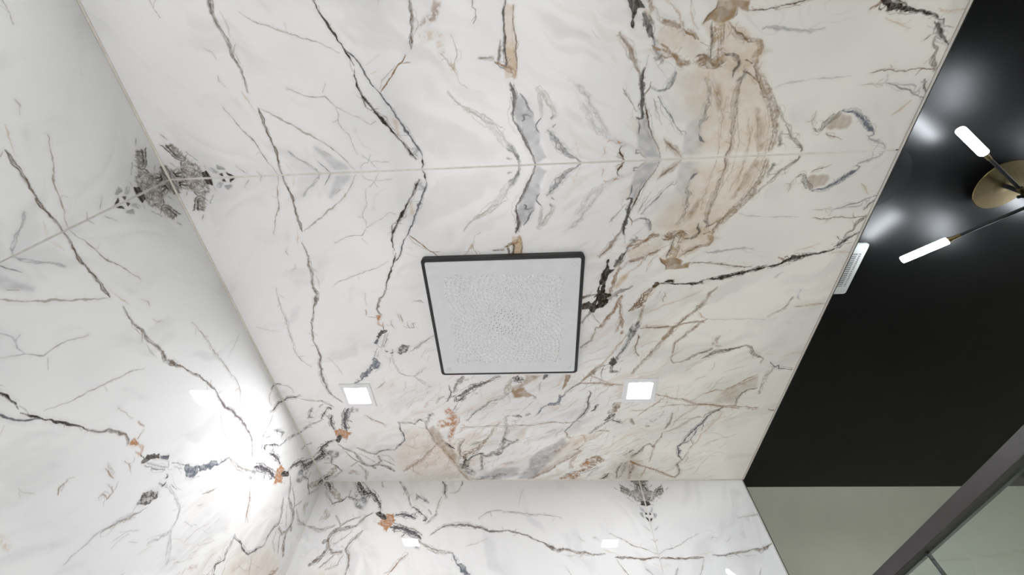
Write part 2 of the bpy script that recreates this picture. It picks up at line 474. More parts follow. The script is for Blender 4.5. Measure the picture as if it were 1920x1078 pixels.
Sg 0 0.6 0.4 222,1017,72 161,1093,72 128,1182,73
SG 0 0.6 0.1 972,287,34 916,343,34 861,400,34
SG 0 0.6 0.1 254,1635,24 149,1737,24 81,1798,24
SG 0 0.6 0.1 590,666,14 490,733,14 402,822,14
Sg 0 0.6 0.3 297,934,48 211,923,48
SF 0 0.8 0.2 3006,1369,23 3352,1316,24 3804,1266,25 4229,1231,26 4773,1179,27 5186,1138,28 5454,1129,28 5646,1188,28 5902,1394,29
SB 0 0.7 0 5509,1151,28 5458,1311,28
Sg 0 0.4 0 4300,312,26 4408,661,26 4491,983,26
SN 0 0.95 0.2 3101,4308,46 3269,4219,47 3439,4074,48 3614,3999,48 3770,3909,49 3908,3934,49 4002,3988,50
PO 0 0.95 0.2 4012,3855 4025,3983 4141,3939 4186,3843
SO 0 0.9 0.3 4163,3878,50 4328,3822,51 4380,3944,51 4285,3983,51
SB 0 0.8 0 4037,3606,22 4077,3822,22
SK 0 0.9 0.2 4379,3925,51 4511,3924,52
SK 0 0.9 0.3 4651,4020,28 4950,3919,28 5152,3798,29
SB 0 0.7 0.3 5330,4591,36 5128,4841,36 4980,5021,35 4859,5232,35
Sg 0 0.6 0.5 5473,3989,55 5853,3952,57 6193,4049,58 6340,4228,58 6375,4470,58 6153,4754,58 6043,4894,57
SH 0 0.5 0.8 5579,3927,37 5798,3943,38
Sg 0 0.45 0.5 6375,4470,78 6613,4680,79 6857,4935,80
SB 0 0.8 0.4 3535,5014,40 3539,5140,40 3607,5201,40
SX 0 0.7 0.2 3949,4519,33 4088,4511,33 4277,4532,34
SB 0 0.7 0.3 4376,4626,27 4498,4680,27 4478,4816,27 4332,4785,27 4288,4905,27
SB 0 0.6 0.2 4173,4232,20 4364,4232,20 4487,4283,21
SX 0 0.6 0.3 3805,3587,49 3966,3567,50
SF 0 0.7 0 3253,3701,20 3648,3643,21
SF 0 0.5 0 5531,2041,28 5922,2216,29 6266,2288,29
SB 0 0.6 0.4 6940,3180,41 6733,3396,40 6587,3553,40
SN 0 0.7 0.3 6799,3678,40 6663,3769,40
SX 0 0.8 0.2 8148,2480,44 8391,2717,45 8569,2997,45 8712,3150,45
SV 0 0.95 0.25 7800,2052,130 8031,1939,176 8293,1823,178 8561,1726,181 8781,1703,230 8949,1713,232
AS 43 0.6 1 7799,2035 7806,2398 7985,2301 8033,2044 8136,1964
SV 0 0.95 0.2 8400,1841,56 8429,1940,56 8511,1983,56
PO 0 0.9 0.35 8999,1298 8861,1464 8919,1594 8977,1688 9064,1847 9233,1711 9463,1558 9230,1510 9199,1334
PK 0 0.9 0.3 9170,1323 9115,1467 9345,1434 9636,1213 9487,1124
SK 0 0.9 0.4 7866,1476,109 7762,1419,108 7837,1310,109
SV 0 0.95 0.3 8126,1402,66 8337,1295,135 8553,1261,182 8774,1270,138 8970,1288,70
SK 0 0.85 0.6 7863,1302,65 8069,1153,66 8225,1035,67 8332,986,67 8360,1049,67
SK 0 0.8 0.6 8122,1173,55 8176,1263,56 8072,1329,55
SG 0 0.75 0.65 7452,1130,85 7430,1240,85 7507,1355,85 7610,1463,86 7713,1537,86
SG 0 0.6 0.6 7704,1088,65 7606,1256,64
SG 0 0.85 0.5 7776,828,76 8060,678,77 8324,558,79
SG 0 0.7 0.6 8272,629,56 8220,717,56
SK 0 0.8 0.65 7420,16,107 7284,185,106 7247,335,105 7202,522,105 7157,692,105
SB 0 0.7 0.3 7293,630,42 7396,803,42 7440,1030,43 7452,1130,43
SN 0 0.85 0.3 6652,-15,61 6585,127,61 6633,194,61
SB 0 0.6 0.2 6633,177,28 6708,386,29 6853,504,29 7021,498,29
SG 0 0.9 0.5 9092,-38,71 8813,274,70 8651,545,69 8490,776,68 8385,987,68
SN 0 0.8 0.4 9719,-95,49 9680,107,49
SN 0 0.8 0.4 9650,135,73 9592,248,73
SK 0 0.95 0.4 9458,1150,144 9543,939,121 9689,746,170 9867,542,197 10049,441,199
SK 0 0.9 0.6 9987,460,198 10235,489,302 10390,307,254 10610,84,206 10673,5,129
AG 74 0.6 1 9927,524 10053,754 10149,1070 10429,993 10648,659 10614,435 10804,63 10546,143 10297,451
SH 0 0.7 0.7 10180,1062,100 10429,954,101 10427,800,101 10680,650,103 10875,613,104
SK 0 0.9 0.3 10875,613,52 10974,723,52 11074,814,53 11241,847,53 11342,899,53
SN 0 0.95 0.1 9725,1188,63 9938,1319,64 10093,1505,64 10218,1664,65
SB 0 0.6 0.4 10807,377,52 10777,622,52
SK 0 0.9 0.5 11921,-2,193 11747,160,191 11644,332,190
SL 0 0.6 0.3 11644,292,190 11272,560,186 11073,755,184
SG 0 0.7 0.3 11342,899,53 11544,684,54 11784,373,55
SN 0 0.95 0.2 10218,1664,75 10629,1753,102 10822,1823,155 10954,1908,130 11021,2089,130 10958,2299,130
SN 0 0.9 0.3 9884,1824,73 10038,1975,74 10194,2165,75 10290,2410,75 10107,2602,74 10079,2797,74 10053,3149,74
SN 0 0.9 0.2 10152,1318,50 10562,1499,51 10756,1683,51
SN 0 0.9 0.3 10756,1683,51 10852,1503,52 11046,1296,52
SN 0 0.9 0.3 10951,1615,52 11083,1720,52 11350,1774,53 11969,1646,55
SL 0 0.5 0.4 11480,1103,161 11346,1337,160 11551,1446,161
SN 0 0.95 0.2 10893,2313,129 11026,2557,156 11226,2790,131 11394,2882,106
SN 0 0.9 0.2 11021,2089,104 11187,2169,105
SB 0 0.9 0.3 10384,2503,75 10701,2511,77 10958,2299,78
SB 0 0.8 0.3 10638,2602,51 10768,2729,51 10997,2961,52
SB 0 0.8 0.3 10323,2555,37 10452,2871,38 10771,3006,38
SB 0 0.7 0.3 10250,1732,37 10442,2030,38 10827,2250,39
SO 0 0.5 0.2 9347,1589,36 9640,1493,36
SG 0 0.8 0.6 8531,3573,90 8587,3752,90 8590,3959,90 8646,4122,90
SK 0 0.85 0.5 8645,4088,90 8412,4299,89 8520,4453,89
SB 0 0.8 0.2 8835,4229,34 8893,4463,34
SV 0 0.9 0.3 8584,3614,67 8960,3595,69 9349,3628,71 9518,3615,71 9689,3475,72 9861,3297,73 10036,3153,74
SK 0 0.8 0.6 8548,4586,45 8187,4692,109 8114,4854,87
SN 0 0.9 0.2 8495,4525,78 8867,4502,80 9140,4566,81 9420,4612,82 9533,4649,83 9735,4746,84
AL 69 0.55 0 8922,4564 8736,4747 9036,4896 9482,4977 9711,5090 10363,5374 10545,5353 10727,5110 9764,4742 9505,4653
AO 68 0.75 1 8711,4837 8450,4976 8454,5180 8301,5302 7994,5206 7848,5358 8051,5533 8514,5650 8882,5471 9430,5302 9655,5186 9316,5175 8773,5346 8770,5140 8927,4911
SO 0 0.7 0.6 7998,5406,129 8253,5510,131 8565,5576,133 8881,5368,136 9429,5231,141
SX 0 0.95 0.2 9706,4750,72 9999,4872,73 10481,5066,75 10916,5237,77 11365,5375,78 11762,5525,80 11998,5598,81
AL 96 0.35 0 9706,4750 10546,5390 10857,5616 11629,5614 11967,6007 11964,5601 10916,5237
SX 0 0.95 0.25 9706,4750,48 9995,4546,73 10290,4320,124 10592,4125,101 10838,3823,102 11089,3515,130 11410,3226,106
SK 0 0.9 0.2 9682,5058,95 9886,5176,120 10064,5306,97
SN 0 0.9 0.4 10485,5415,100 9775,5547,119 9492,5719,47
SL 0 0.9 0.4 10547,5500,250 10307,5745,246 10132,6051,194 9785,6260,143 9616,6415,118
SB 0 0.9 0.3 9837,5863,72 9725,6087,71 9559,6384,70 9448,6533,70
SL 0 0.8 0.3 9448,6533,93 9064,6698,91 8798,6852,90 8590,7034,88
SK 0 0.85 0.7 10549,5647,249 10857,5579,254 11172,5471,258
AN 75 0.65 1 10546,5390 10367,5666 10672,5709 10983,5641 11501,5932 11698,5876 11564,5621 11171,5358
SK 0 0.9 0.4 10795,5623,101 10611,5789,100 10461,5949,99 10312,6145,98 10315,6326,98
SN 0 0.9 0.2 10313,6217,98 10678,6232,100 11307,6137,104
SJ 0 0.9 0.4 10314,6290,123 10496,6385,223 10378,6576,221 10320,6797,220 9911,6999,167 9513,7108,210
SJ 0 0.9 0.5 9569,7087,94 9181,7158,92 8804,7193,89 8386,7196,87
SN 0 0.9 0.3 10028,7065,96 9742,7255,95 9519,7562,93
SJ 0 0.8 0.4 9569,7122,117 9629,7331,117
SK 0 0.8 0.65 8344,7164,87 8261,7335,87
SK 0 0.8 0.6 8288,7417,87 8343,7682,87
SB 0 0.9 0.1 8858,5612,34 8836,5890,34 8801,6374,34 8772,6854,34 8744,7745,33
SO 0 0.6 0.5 8992,5597,68 8834,5821,68 8700,5766,67
SH 0 0.95 0.35 7311,5652,82 7230,5823,164 7071,6000,202 6914,6206,200 6829,6435,179 6721,6633,177 6656,6747,78
SH 0 0.95 0.3 7560,5672,188 7420,5835,124 7187,5988,102
SH 0 0.9 0.3 7344,5648,103 7560,5656,104
SN 0 0.9 0.3 6656,6731,78 6506,6928,78 6444,7087,77
SG 0 0.9 0.1 7609,5683,42 7803,5595,42 8000,5516,43
SN 0 0.85 0.3 6462,5999,136 6636,5856,177 6790,5712,99
SG 0 0.85 0.4 6813,5710,100 6995,5689,101 7108,5595,102
SK 0 0.9 0.3 6853,5482,60 7037,5507,61 7223,5501,61 7530,5365,63
SK 0 0.9 0.3 7388,5448,62 7227,5662,61
SG 0 0.7 0.2 7673,5232,42 7506,5368,42
SB 0 0.7 0.6 7290,5298,51 7358,5159,52 7644,4988,53
SB 0 0.6 0.4 7484,4748,31 7474,4979,31
SO 0 0.5 0.6 7565,4703,84 7808,4599,85
AL 59 0.75 0 6724,7794 7082,7590 7360,7548 7410,7707 7178,7783
SK 0 0.9 0.6 6476,7548,174 6632,7635,175 6592,7797,175
SB 0 0.9 0.3 7057,7527,60 7261,7297,61 7445,7063,62 7535,6831,62 7629,6695,63
SG 0 0.9 0.1 7629,6695,104 7820,6484,63 8064,6233,32 8314,6042,33 8518,5887,22
SL 0 0.6 0.4 6584,7451,155 6985,7341,160 7214,7267,162
SX 0 0.6 0.4 7679,6789,63 7634,6955,63
SX 0 0.5 0.5 6596,6048,59 6554,6146,59
SK 0 0.7 0.7 7170,6279,81 7148,6377,81
SB 0 0.7 0.3 10935,7020,51 10906,7206,50 10876,7355,50
AG 106 0.35 0 11766,6062 11185,6709 11193,7529 11646,7516 11709,7172 11973,6739 11968,6045
SG 0 0.7 0.4 11933,5971,134 11768,6291,133 11738,6676,132
SB 0 0.8 0.4 11971,6508,81 11574,6837,79 11642,7061,79
AT 230 0.3 0 8960,3577 8866,4468 9706,4732 11410,3226 10956,2970 10095,3141 9633,3594
AT 240 0.3 0 9764,4742 11964,5581 11945,3166
SB 0 0.5 0.2 9690,3583,34 9986,3893,34 9874,4275,34
SB 0 0.7 0.3 11026,3640,39 11348,3584,39 11548,3819,40
SK 0 0.85 0.6 6527,7474,155 6462,7606,154 6601,7667,155 6673,7762,156
AL 40 0.8 0 7117,7452 7001,7655 6933,7854 7175,7915 7325,8080 7421,7944 7367,7711 7413,7541
AL 57 0.6 0 6434,8363 6703,8054 7001,7655 7117,7452 6925,7459 6790,7792 6423,7897
PV 0 0.9 0.3 6413,8427 6416,8587 6574,8492 6627,8395
SB 0 0.7 0.1 6710,8379,23 6944,8314,24 7135,8314,24
SN 0 0.8 0.4 7334,8063,61 7426,8213,61 7449,8112,61
Sg 0 0.6 0.2 7476,8212,41 7723,7973,42 8235,7617,43
PX 0 0.75 0.3 6431,9225 6591,9232 6820,9111 7055,9076 7198,8992 6912,9026 6634,9089 6429,9114
AT 76 0.5 0 6451,9083 6722,8898 6953,8740 6908,8869 6632,9024
SN 0 0.9 0.1 6783,9546,54 6966,9360,55 7154,9204,56 7394,9047,57
PS 0 0.85 0.2 7318,8945 7355,9052 7767,8923 7815,8788 7795,8550 7660,8651 7649,8853
SS 0 0.9 0.1 7796,8584,63 7885,8415,63 8142,8278,64 8299,8166,22
SN 0 0.8 0.4 8266,7860,108 8163,7984,107
SK 0 0.75 0.6 8287,7511,87 8235,7617,86 8344,7702,87
SK 0 0.6 0.7 8555,7396,66 8494,7645,66
SX 0 0.95 0.1 6783,9546,51 6789,9804,51 6805,10127,58 6858,10389,78 6890,10585,58 6905,10843,19
SX 0 0.9 0.1 6783,9546,51 6511,9723,50 6290,9867,49 6159,9968,48
SX 0 0.7 0.1 6468,9816,29 6540,9979,29 6706,10247,29 6898,10521,29
SG 0 0.85 0.2 6534,9724,57 6335,9902,57 6160,9999,56
SB 0 0.7 0.2 6491,9849,30 6697,9862,31 6789,9804,31
SB 0 0.6 0.2 6613,10208,31 6889,10134,31
SV 0 0.85 0.2 7119,9825,40 7266,9900,60 7609,9840,102 7912,9832,104 8169,9755,85 8431,9598,65 8698,9401,44 8972,9236,45 9140,9134,45
SB 0 0.9 0.1 8747,7389,33 8784,7921,33 8708,8382,33 8632,8733,33 8666,9085,33 8617,9433,33 8566,9639,33
SX 0 0.9 0.3 9112,9169,68 9227,9227,68 9371,9232,69 9459,9343,69
SO 0 0.9 0.2 9320,9697,68 9351,9817,68 9672,9886,70
SX 0 0.8 0.2 9672,9886,46 10089,9645,48 10179,9501,48
SO 0 0.6 0.3 9636,9441,46 9841,9193,47 10142,8980,48 10387,8760,49 10638,8574,49
AG 92 0.42 0 9427,9107 9835,8752 10256,8234 10631,7965 11086,7920 11901,7507 11905,8067 11358,8385 10452,8912 9842,9266
SG 0 0.6 0.2 10141,8905,36 10511,8573,37 10827,8231,38
AX 103 0.35 0 11291,8463 10643,9030 10149,9574 10275,9729 10836,8997 11495,8582 11905,8067 11904,7867
SX 0 0.9 0.3 10213,9763,72 10305,9656,72 10615,9369,74 10901,9036,75 11162,8850,76 11428,8620,77 11629,8307,78 11905,8027,80
SX 0 0.8 0.3 10149,9500,48 10120,9647,48 10244,9764,48
SX 0 0.6 0.5 10523,9591,122 10840,9416,124 11268,9472,127
AX 48 0.8 1 10470,10449 10530,10154 10781,9907 11105,9772 11173,9968 11371,9786 11503,9481 11638,9251 11914,9102 11918,9617 11574,9797 11307,10130 11046,10380 10726,10657
SO 0 0.7 0.5 10847,10062,223 11139,9851,227
SO 0 0.7 0.5 11879,9121,237 11847,9495,237 11642,9741,234
SG 0 0.8 0.1 11164,10408,50 11375,10173,51 11574,9836,52
SG 0 0.7 0.1 11114,10614,38 11443,10255,38 11921,10012,39
SK 0 0.95 0.2 8095,9955,42 8030,10070,126 7892,10110,83 7741,10173,62
SL 0 0.75 0.3 7778,10805,268 8032,10730,272 8238,10648,276
SH 0 0.9 0.6 8240,10750,191 8396,10594,279 8553,10436,195
SG 0 0.85 0.4 8555,10540,87 8879,10323,88 9099,10093,90 9239,9978,91
SK 0 0.95 0.3 8546,10660,97 8603,10821,98 8726,11006,98
SB 0 0.9 0.2 8726,11006,44 8539,11158,43
SB 0 0.7 0.7 9128,10166,90 9048,10442,89 9107,10642,89
SB 0 0.6 0.4 8937,10503,44 9273,10354,45 9615,9984,46
SB 0 0.6 0.8 8515,11310,108 8759,11391,109
SK 0 0.9 0.4 11960,10587,158 11788,10749,156 11583,10848,155
SH 0 0.85 0.3 11916,11152,79 11451,11125,77 10925,11279,74
SG 0 0.8 0.2 11861,11225,52 11386,11368,51 10862,11423,49
SG 0 0.7 0.6 10511,11272,97 10296,11432,96 10206,11568,95
SX 0 0.8 0.3 11933,11623,78 11388,11617,76 10929,11657,74 10812,11549,74
SX 0 0.9 0.2 11029,11907,75 10995,11740,74 10812,11549,74
SK 0 0.9 0.2 10270,11807,60 10422,11632,60 10546,11498,61
ST 0 0.6 0.1 9180,11664,34 9401,11257,34 9745,10863,35 10285,10582,36
SB 0 0.6 0.1 9523,11709,27 10169,11051,29 10410,10593,29
AL 296 0.3 0 10792,10889 9996,11771 11971,12030 11960,10606
AT 230 0.3 0 9459,9325 9380,9825 9159,10310 9849,9780 10834,8844 11291,8463
SX 0 0.95 0.15 7308,11905,52 7435,12218,52 7514,12492,52 7568,12730,52 7671,12945,53 7776,13195,53 7860,13672,53 7953,14054,61 8055,14605,41
SX 0 0.95 0.15 7846,12979,53 7856,13474,53 7917,14013,53 7913,14339,53 7998,14819,53 8025,15163,53
SX 0 0.9 0.2 8048,14800,41 8091,15182,41
SX 0 0.8 0.1 8092,11184,27 8076,11687,27
SX 0 0.7 0.2 7450,12220,40 7752,12006,41 8051,11717,42 8358,11454,43
SB 0 0.8 0.1 7930,12100,31 7862,12487,31 7846,12979,31
SL 0 0.9 0.2 7338,13331,39 7247,13536,39 7179,13712,39 7218,13975,39 7116,14045,39 6980,14232,38 6756,14423,38 6539,14743,37
SL 0 0.8 0.1 7116,14045,29 6937,14346,29 6651,14775,28
SN 0 0.95 0.15 7135,14912,39 7176,14662,39 7363,14521,59 7603,14423,60 7875,14450,102
AL 77 0.35 0 7116,14045 6539,14743 7088,14898 7314,14477 7800,14408 7737,13775 7302,13900
SF 0 0.8 0.1 7338,13331,30 7577,13155,30 7671,12945,30
ST 0 0.6 0.1 7256,13984,29 7492,13784,30 7735,13677,30
SV 0 0.95 0.2 7968,14058,82 8144,13967,83 8245,13824,83 8399,13725,84 8609,13635,85 8727,13626,86 8932,13498,87 9207,13381,89 9488,13226,90 9778,13210,69 9954,13100,116 10001,13029,70
SB 0 0.9 0.4 7993,14064,62 8143,13867,62 8304,13637,63 8475,13573,64
SV 0 0.9 0.1 8716,13624,34 8880,13693,35 9128,13677,35
SV 0 0.9 0.2 8987,13510,66 9265,13497,67 9606,13390,68 9750,13276,69 9849,13223,69
SB 0 0.9 0.1 9606,13390,34 9842,13543,35 10169,13428,35
SV 0 0.95 0.2 10014,13056,93 10257,13155,95 10503,13181,96 10743,13354,97
SN 0 0.9 0.25 10756,13357,73 11043,13223,74 11174,13303,75 11405,13364,76 11673,13375,77 11822,13267,77
SB 0 0.8 0.4 10756,13357,49 10414,13457,48 10322,13458,47
SB 0 0.5 0.3 11075,13229,37 11336,13087,38 11434,12875,38
ST 0 0.8 0.2 10383,13451,48 10020,13507,47 9726,13662,46 9325,13719,45 8938,13877,44 8564,14064,43 8199,14146,42
ST 0 0.6 0.2 11013,13479,49 10570,13542,48
SX 0 0.85 0.3 8448,13534,53 8456,13401,53 8601,13159,54 8761,13053,54 8976,12887,55 9139,12637,55 9192,12437,56
SX 0 0.6 0.1 7879,13347,31 8230,13020,31 8647,12725,32 8972,12644,33
SN 0 0.9 0.2 8247,12560,63 8591,12595,64 8860,12521,65 9025,12444,66
SB 0 0.9 0.3 9276,12415,67 9476,12412,68 9707,12306,69 9973,12238,70
SN 0 0.95 0.2 10003,12250,117 9833,12073,93 9939,11944,75 10239,11802,76 10484,11613,77 10609,11516,78
SX 0 0.8 0.3 10003,12242,58 10368,12224,60 10871,12222,61
SB 0 0.7 0.1 8139,12300,33 8451,12215,34
SK 0 0.85 0.5 8904,11818,110 8851,11925,109
SG 0 0.8 0.3 8605,11880,47 8661,12008,48 8529,12125,47
SB 0 0.6 0.8 8515,11319,86 8814,11407,88
SB 0 0.6 0.6 9013,11711,44 9126,11832,45
SG 0 0.8 0.5 10265,11439,95 10175,11556,95
SX 0 0.95 0.1 10864,11546,74 11008,11790,99 11262,12241,75 11465,12613,76 11670,12952,77 11843,13271,103
SB 0 0.8 0.3 11092,11687,75 11389,11647,76 11692,11606,77
ST 0 0.6 0.3 11195,12136,75 11867,12016,78
ST 0 0.7 0.1 9463,11558,34 9297,11891,34 9132,12218,33
ST 0 0.5 0.1 9118,11304,33 8959,11809,33 8748,12296,33
SB 0 0.9 0.3 63,13816,56 118,13780,45 213,13674,45 324,13572,34 384,13451,23 579,13286,18
SJ 0 0.7 0.4 197,13283,68 312,13262,69 398,13232,69
SG 0 0.6 0.4 31,15486,33 115,15375,33 194,15248,33 244,15107,34 326,15004,34
SS 0 0.95 0.35 354,15124,34 430,15073,57 483,14957,92 526,14919,104 605,14811,93 667,14723,58 753,14615,47 808,14465,47 838,14277,60
SG 0 0.7 0.3 325,14976,17 312,15026,17 360,15127,17
SB 0 0.8 0.2 276,14492,17 302,14419,17 339,14268,17 378,14172,17 420,14131,17
SJ 0 0.9 0.45 483,13860,35 450,13933,46 504,14021,81 595,14052,93 690,14169,94 815,14255,59
AL 35 0.5 0 521,14083 466,14175 465,14508 571,14575 689,14535 801,14293 736,14185
SB 0 0.6 0.2 482,13832,14 658,13763,14 842,13779,14
SG 0 0.7 0.4 1009,15777,36 1071,15619,36 1128,15472,36 1184,15265,37 1242,15115,37 1300,14964,37
SH 0 0.8 0.5 1107,15749,48 1215,15651,49 1309,15605,49
Sg 0 0.7 0.4 1084,15539,24 1224,15483,24 1263,15239,25 1316,14940,25
Sg 0 0.7 0.2 1299,14934,19 1444,14872,19
SB 0 0.5 0.2 1281,14461,19 1296,14671,19 1265,14892,18
ST 0 0.6 0.3 721,15318,47 816,15413,47 975,15550,48
SB 0 0.9 0.2 1491,15681,25 1517,15486,25 1489,15182,25 1498,14980,25 1522,14753,25 1497,14538,25
SN 0 0.9 0.35 1491,15686,62 1588,15618,76 1687,15555,51 1789,15567,38 1889,15487,39 1991,15438,65
SH 0 0.95 0.3 1871,15755,39 1964,15637,52 2047,15520,92 2133,15463,106 2220,15374,107 2254,15326,67
SH 0 0.8 0.4 2172,15539,27 2277,15458,27 2300,15313,27
SK 0 1 0.2 2274,15395,27 2343,15299,40 2409,15075,54 2476,14882,55 2504,14642,110 2536,14464,165 2606,14329,166 2697,14199,126 2757,14058,113 2784,13938,85
SX 0 0.9 0.3 2497,14121,28 2572,14224,55 2643,14309,56
ST 0 0.6 0.4 2368,14440,27 2299,14572,27 2252,14772,27 2186,14933,27
SN 0 0.8 0.4 2058,15343,39 1985,15269,39
ST 0 0.7 0.2 2418,15327,20 2408,15570,20 2415,15758,20
Sg 0 0.5 0.2 1426,13537,25 1437,13837,25 1436,14221,25
Sg 0 0.4 0.4 2933,14337,57 3067,14217,58
SB 0 0.6 0.3 4359,14405,40 4206,14566,39 4123,14746,62 3971,14799,62 3735,14824,38
ST 0 0.7 0.3 4042,14992,28 4009,15320,46 3978,15444,61 3978,15747,28
Sg 0 0.5 0.2 3488,14974,44 3696,14928,45 3828,15056,46
ST 0 0.6 0.3 5753,14817,35 5705,14988,35
ST 0 0.6 0.3 5893,15194,35 5718,15471,35 5622,15733,35
SG 0 0.9 0.2 6046,14979,39 6238,15150,40 6159,15239,40 6295,15262,40 6326,15443,40 6359,15681,40
SB 0 0.6 0.5 6291,15129,73 6565,15058,74
SX 0 0.9 0.2 8114,15517,51 8183,15763,51
SL 0 0.85 0.3 3379,12865,60 3541,12701,60 3794,12620,62 4011,12528,63 4184,12354,64
SN 0 0.8 0.3 3861,12669,31 3921,12475,31 4076,12472,32
SL 0 0.85 0.3 4184,12354,64 4316,12204,64 4545,12104,66 4635,11977,66 4919,11845,67 5261,11679,69 5615,11507,71 6034,11259,73 6416,11073,75
SX 0 0.9 0.1 4381,12834,48 4468,12658,26 4482,12342,26 4635,11977,26 4648,11583,26 4659,11151,27
ST 0 0.7 0.3 4145,12538,48 4284,12655,48 4380,12816,48
SL 0 0.85 0.25 4468,12658,49 4652,12554,49 4886,12384,50 5076,12201,51 5222,12098,52 5527,12115,53 5841,12131,54 6004,12217,54 5981,12404,54
SB 0 0.9 0.2 5981,12404,54 5853,12608,54 5650,12869,53 5528,13104,70 5464,13208,87
SN 0 0.95 0.25 5873,12972,18 5736,13150,89 5585,13340,123 5566,13596,87 5495,13800,69 5401,14070,52
SB 0 0.9 0.3 5401,14070,52 5482,14275,69 5663,14343,105 5809,14570,88
SB 0 0.6 0.4 5799,14586,53 5881,14740,53 6066,14718,54
AX 52 0.5 1 5300,13127 5053,13145 4960,13304 5204,13252 5409,13410 5352,13176
Sg 0 0.5 0.2 4380,12816,29 4424,13530,29 4449,14376,29
SJ 0 0.6 0.5 6398,15008,92 6847,15001,95 7375,15035,98
SG 0 0.9 0.3 4419,10993,49 4654,10987,100 4796,10896,135 5039,10833,68 5438,10691,71 5696,10566,72 5907,10510,91
SG 0 0.85 0.3 4556,10866,50 4843,10846,51 4988,10809,51
PH 0 0.9 0.2 5719,10461 5962,10562 6178,10439 5983,10304
SG 0 0.9 0.2 6013,10404,55 6062,10175,55 6167,9987,56 6417,9926,57
SG 0 0.9 0.35 6123,10434,93 6344,10415,94 6321,10610,94
SG 0 0.8 0.2 6062,10214,30 6337,10138,30 6623,10221,31
SB 0 0.8 0.2 6221,9952,26 6500,9852,27
SB 0 0.7 0.2 5962,10555,22 5886,10740,22
SB 0 0.8 0.3 4873,11052,44 4996,11086,44 5194,11056,45 5345,11019,45 5604,11089,46 5711,11179,47
ST 0 0.85 0.2 4864,10739,44 5231,10556,45 5585,10365,46 5953,10166,48 6331,9881,49 6666,9581,50
SX 0 0.8 0.2 6666,9581,39 6387,9884,38 6170,10105,37
SX 0 0.8 0.4 4835,10570,68 4740,10615,67
SN 0 0.9 0.25 5059,9764,52 5166,9651,52 5329,9471,53
SB 0 0.8 0.2 5060,9794,24 4669,9822,23
ST 0 0.5 0.2 5505,11265,35 5980,11252,36
SB 0 0.7 0.2 43,12294,17 608,12218,16 1171,12180,15 1511,12172,14
SX 0 0.5 0.2 17,12913,17 416,12757,16 752,12684,16
SX 0 0.5 0.2 27,12692,17 422,12628,16 759,12515,16
SX 0 0.5 0.2 53,12072,14 617,12004,14 1180,11974,13
SX 0 0.5 0.4 1498,11636,24 1188,11809,25 781,12029,26
SL 0 0.6 0.3 12,13046,22 575,12965,21 1027,12790,20
ST 0 0.6 0.3 1650,11543,19 1275,11585,20 998,11666,20
SB 0 0.5 0.2 36,12471,13 431,12412,13 770,12283,12
Ag 56 0.35 0 85,11316 648,11297 882,11587 68,11716
Sg 0 0.3 0.3 1190,9153,102 730,9438,107 315,10088,111
Sg 0 0.25 0.3 1626,8884,88 1463,9138,89 1301,9314,91
Sg 0 0.22 0.3 996,7177,127 600,7505,132 371,7718,135
SF 0 0.7 0.3 1278,6770,21 1166,7018,21 992,7264,21 812,7560,22
SG 0 0.7 0.6 419,7653,67 255,7805,68 92,7900,69
SF 0 0.5 0.3 820,7384,32 642,7551,33 371,7718,34
Sg 0 0.55 0.2 2302,12339,53 2285,12681,53 2227,13072,53 2249,13436,53
AT 53 0.4 0 2420,11260 2476,11435 2390,11867 2067,12369 1788,12411 1618,12223 1710,11806
SX 0 0.6 0.5 2721,10345,51 2523,10488,53 2448,10689,53 2408,10847,53
SX 0 0.6 0.5 2367,11007,44 2295,11115,45 2189,11232,45
SX 0 0.7 0.4 2155,10546,46 1952,10813,47 1779,11081,47
SB 0 0.6 0.3 2363,11761,18 2152,12004,18 2107,12244,18
Sg 0 0.5 0.2 1880,10471,14 1578,10718,15 1422,10865,15
Sg 0 0.5 0.2 1908,10624,14 1753,10888,14 1533,10886,15
SX 0 0.7 0.2 2377,9784,14 2183,9960,15 2005,10060,15 1786,10166,15 1634,10306,15
SF 0 0.6 0.2 1503,8265,15 1537,8349,15 1378,8475,15 1215,8603,15
Sg 0 0.3 0.3 1424,8307,80 1026,8349,84
Sg 0 0.4 0.1 2451,9278,11 2311,9404,11
PH 0 0.9 0.25 4538,4019 4538,3837 4773,3696 4831,3737 4684,3864 4618,3967
PG 0 0.9 0.3 4808,3689 5007,3557 5040,3622 4886,3717
SG 0 0.8 0.3 4657,3958,17 4940,3853,18 5193,3709,19 5090,3616,19
SG 0 0.7 0.6 5203,3591,38 5388,3505,39 5558,3446,40
SG 0 0.7 0.6 5351,3610,39 5598,3520,40
PS 0 0.95 0.2 5571,3455 5792,3332 5917,3201 6028,3354 6032,3502 5816,3582
PS 0 0.95 0.3 5916,3226 6156,2988 6352,2803 6498,2783 6334,3062 6051,3272
SS 0 0.85 0.4 6479,2781,94 6584,2626,97 6675,2501,99
SG 0 0.8 0.4 6019,3493,35 6154,3345,36
SB 0 0.8 0.5 6675,2501,50 6966,2476,51 7304,2398,53 7597,2274,54 7932,2128,57
SB 0 0.7 0.4 6722,2517,33 7251,2490,35 7556,2380,36
SK 0 0.85 0.5 5323,3924,49 5351,3862,50 5276,3830,50
SK 0 0.85 0.5 5254,4055,48 5381,4025,49 5413,3947,49
SK 0 0.85 0.5 5594,3887,38 5799,3861,39
PH 0 0.85 0.75 5107,4560 5078,4399 5226,4246 5354,4144 5465,4242 5350,4444
SG 0 0.7 0.3 5394,4476,23 5295,4622,22 5133,4783,21 5043,4916,21 4941,5064,20 4844,5205,19
Sg 0 0.7 0.4 4844,5205,29 4770,5354,28 4719,5509,27 4665,5681,26 4636,5836,25
Sg 0 0.6 0.5 6243,4572,24 6098,4707,24 5948,4828,23
Sg 0 0.6 0.3 5743,4972,22 5528,5093,21
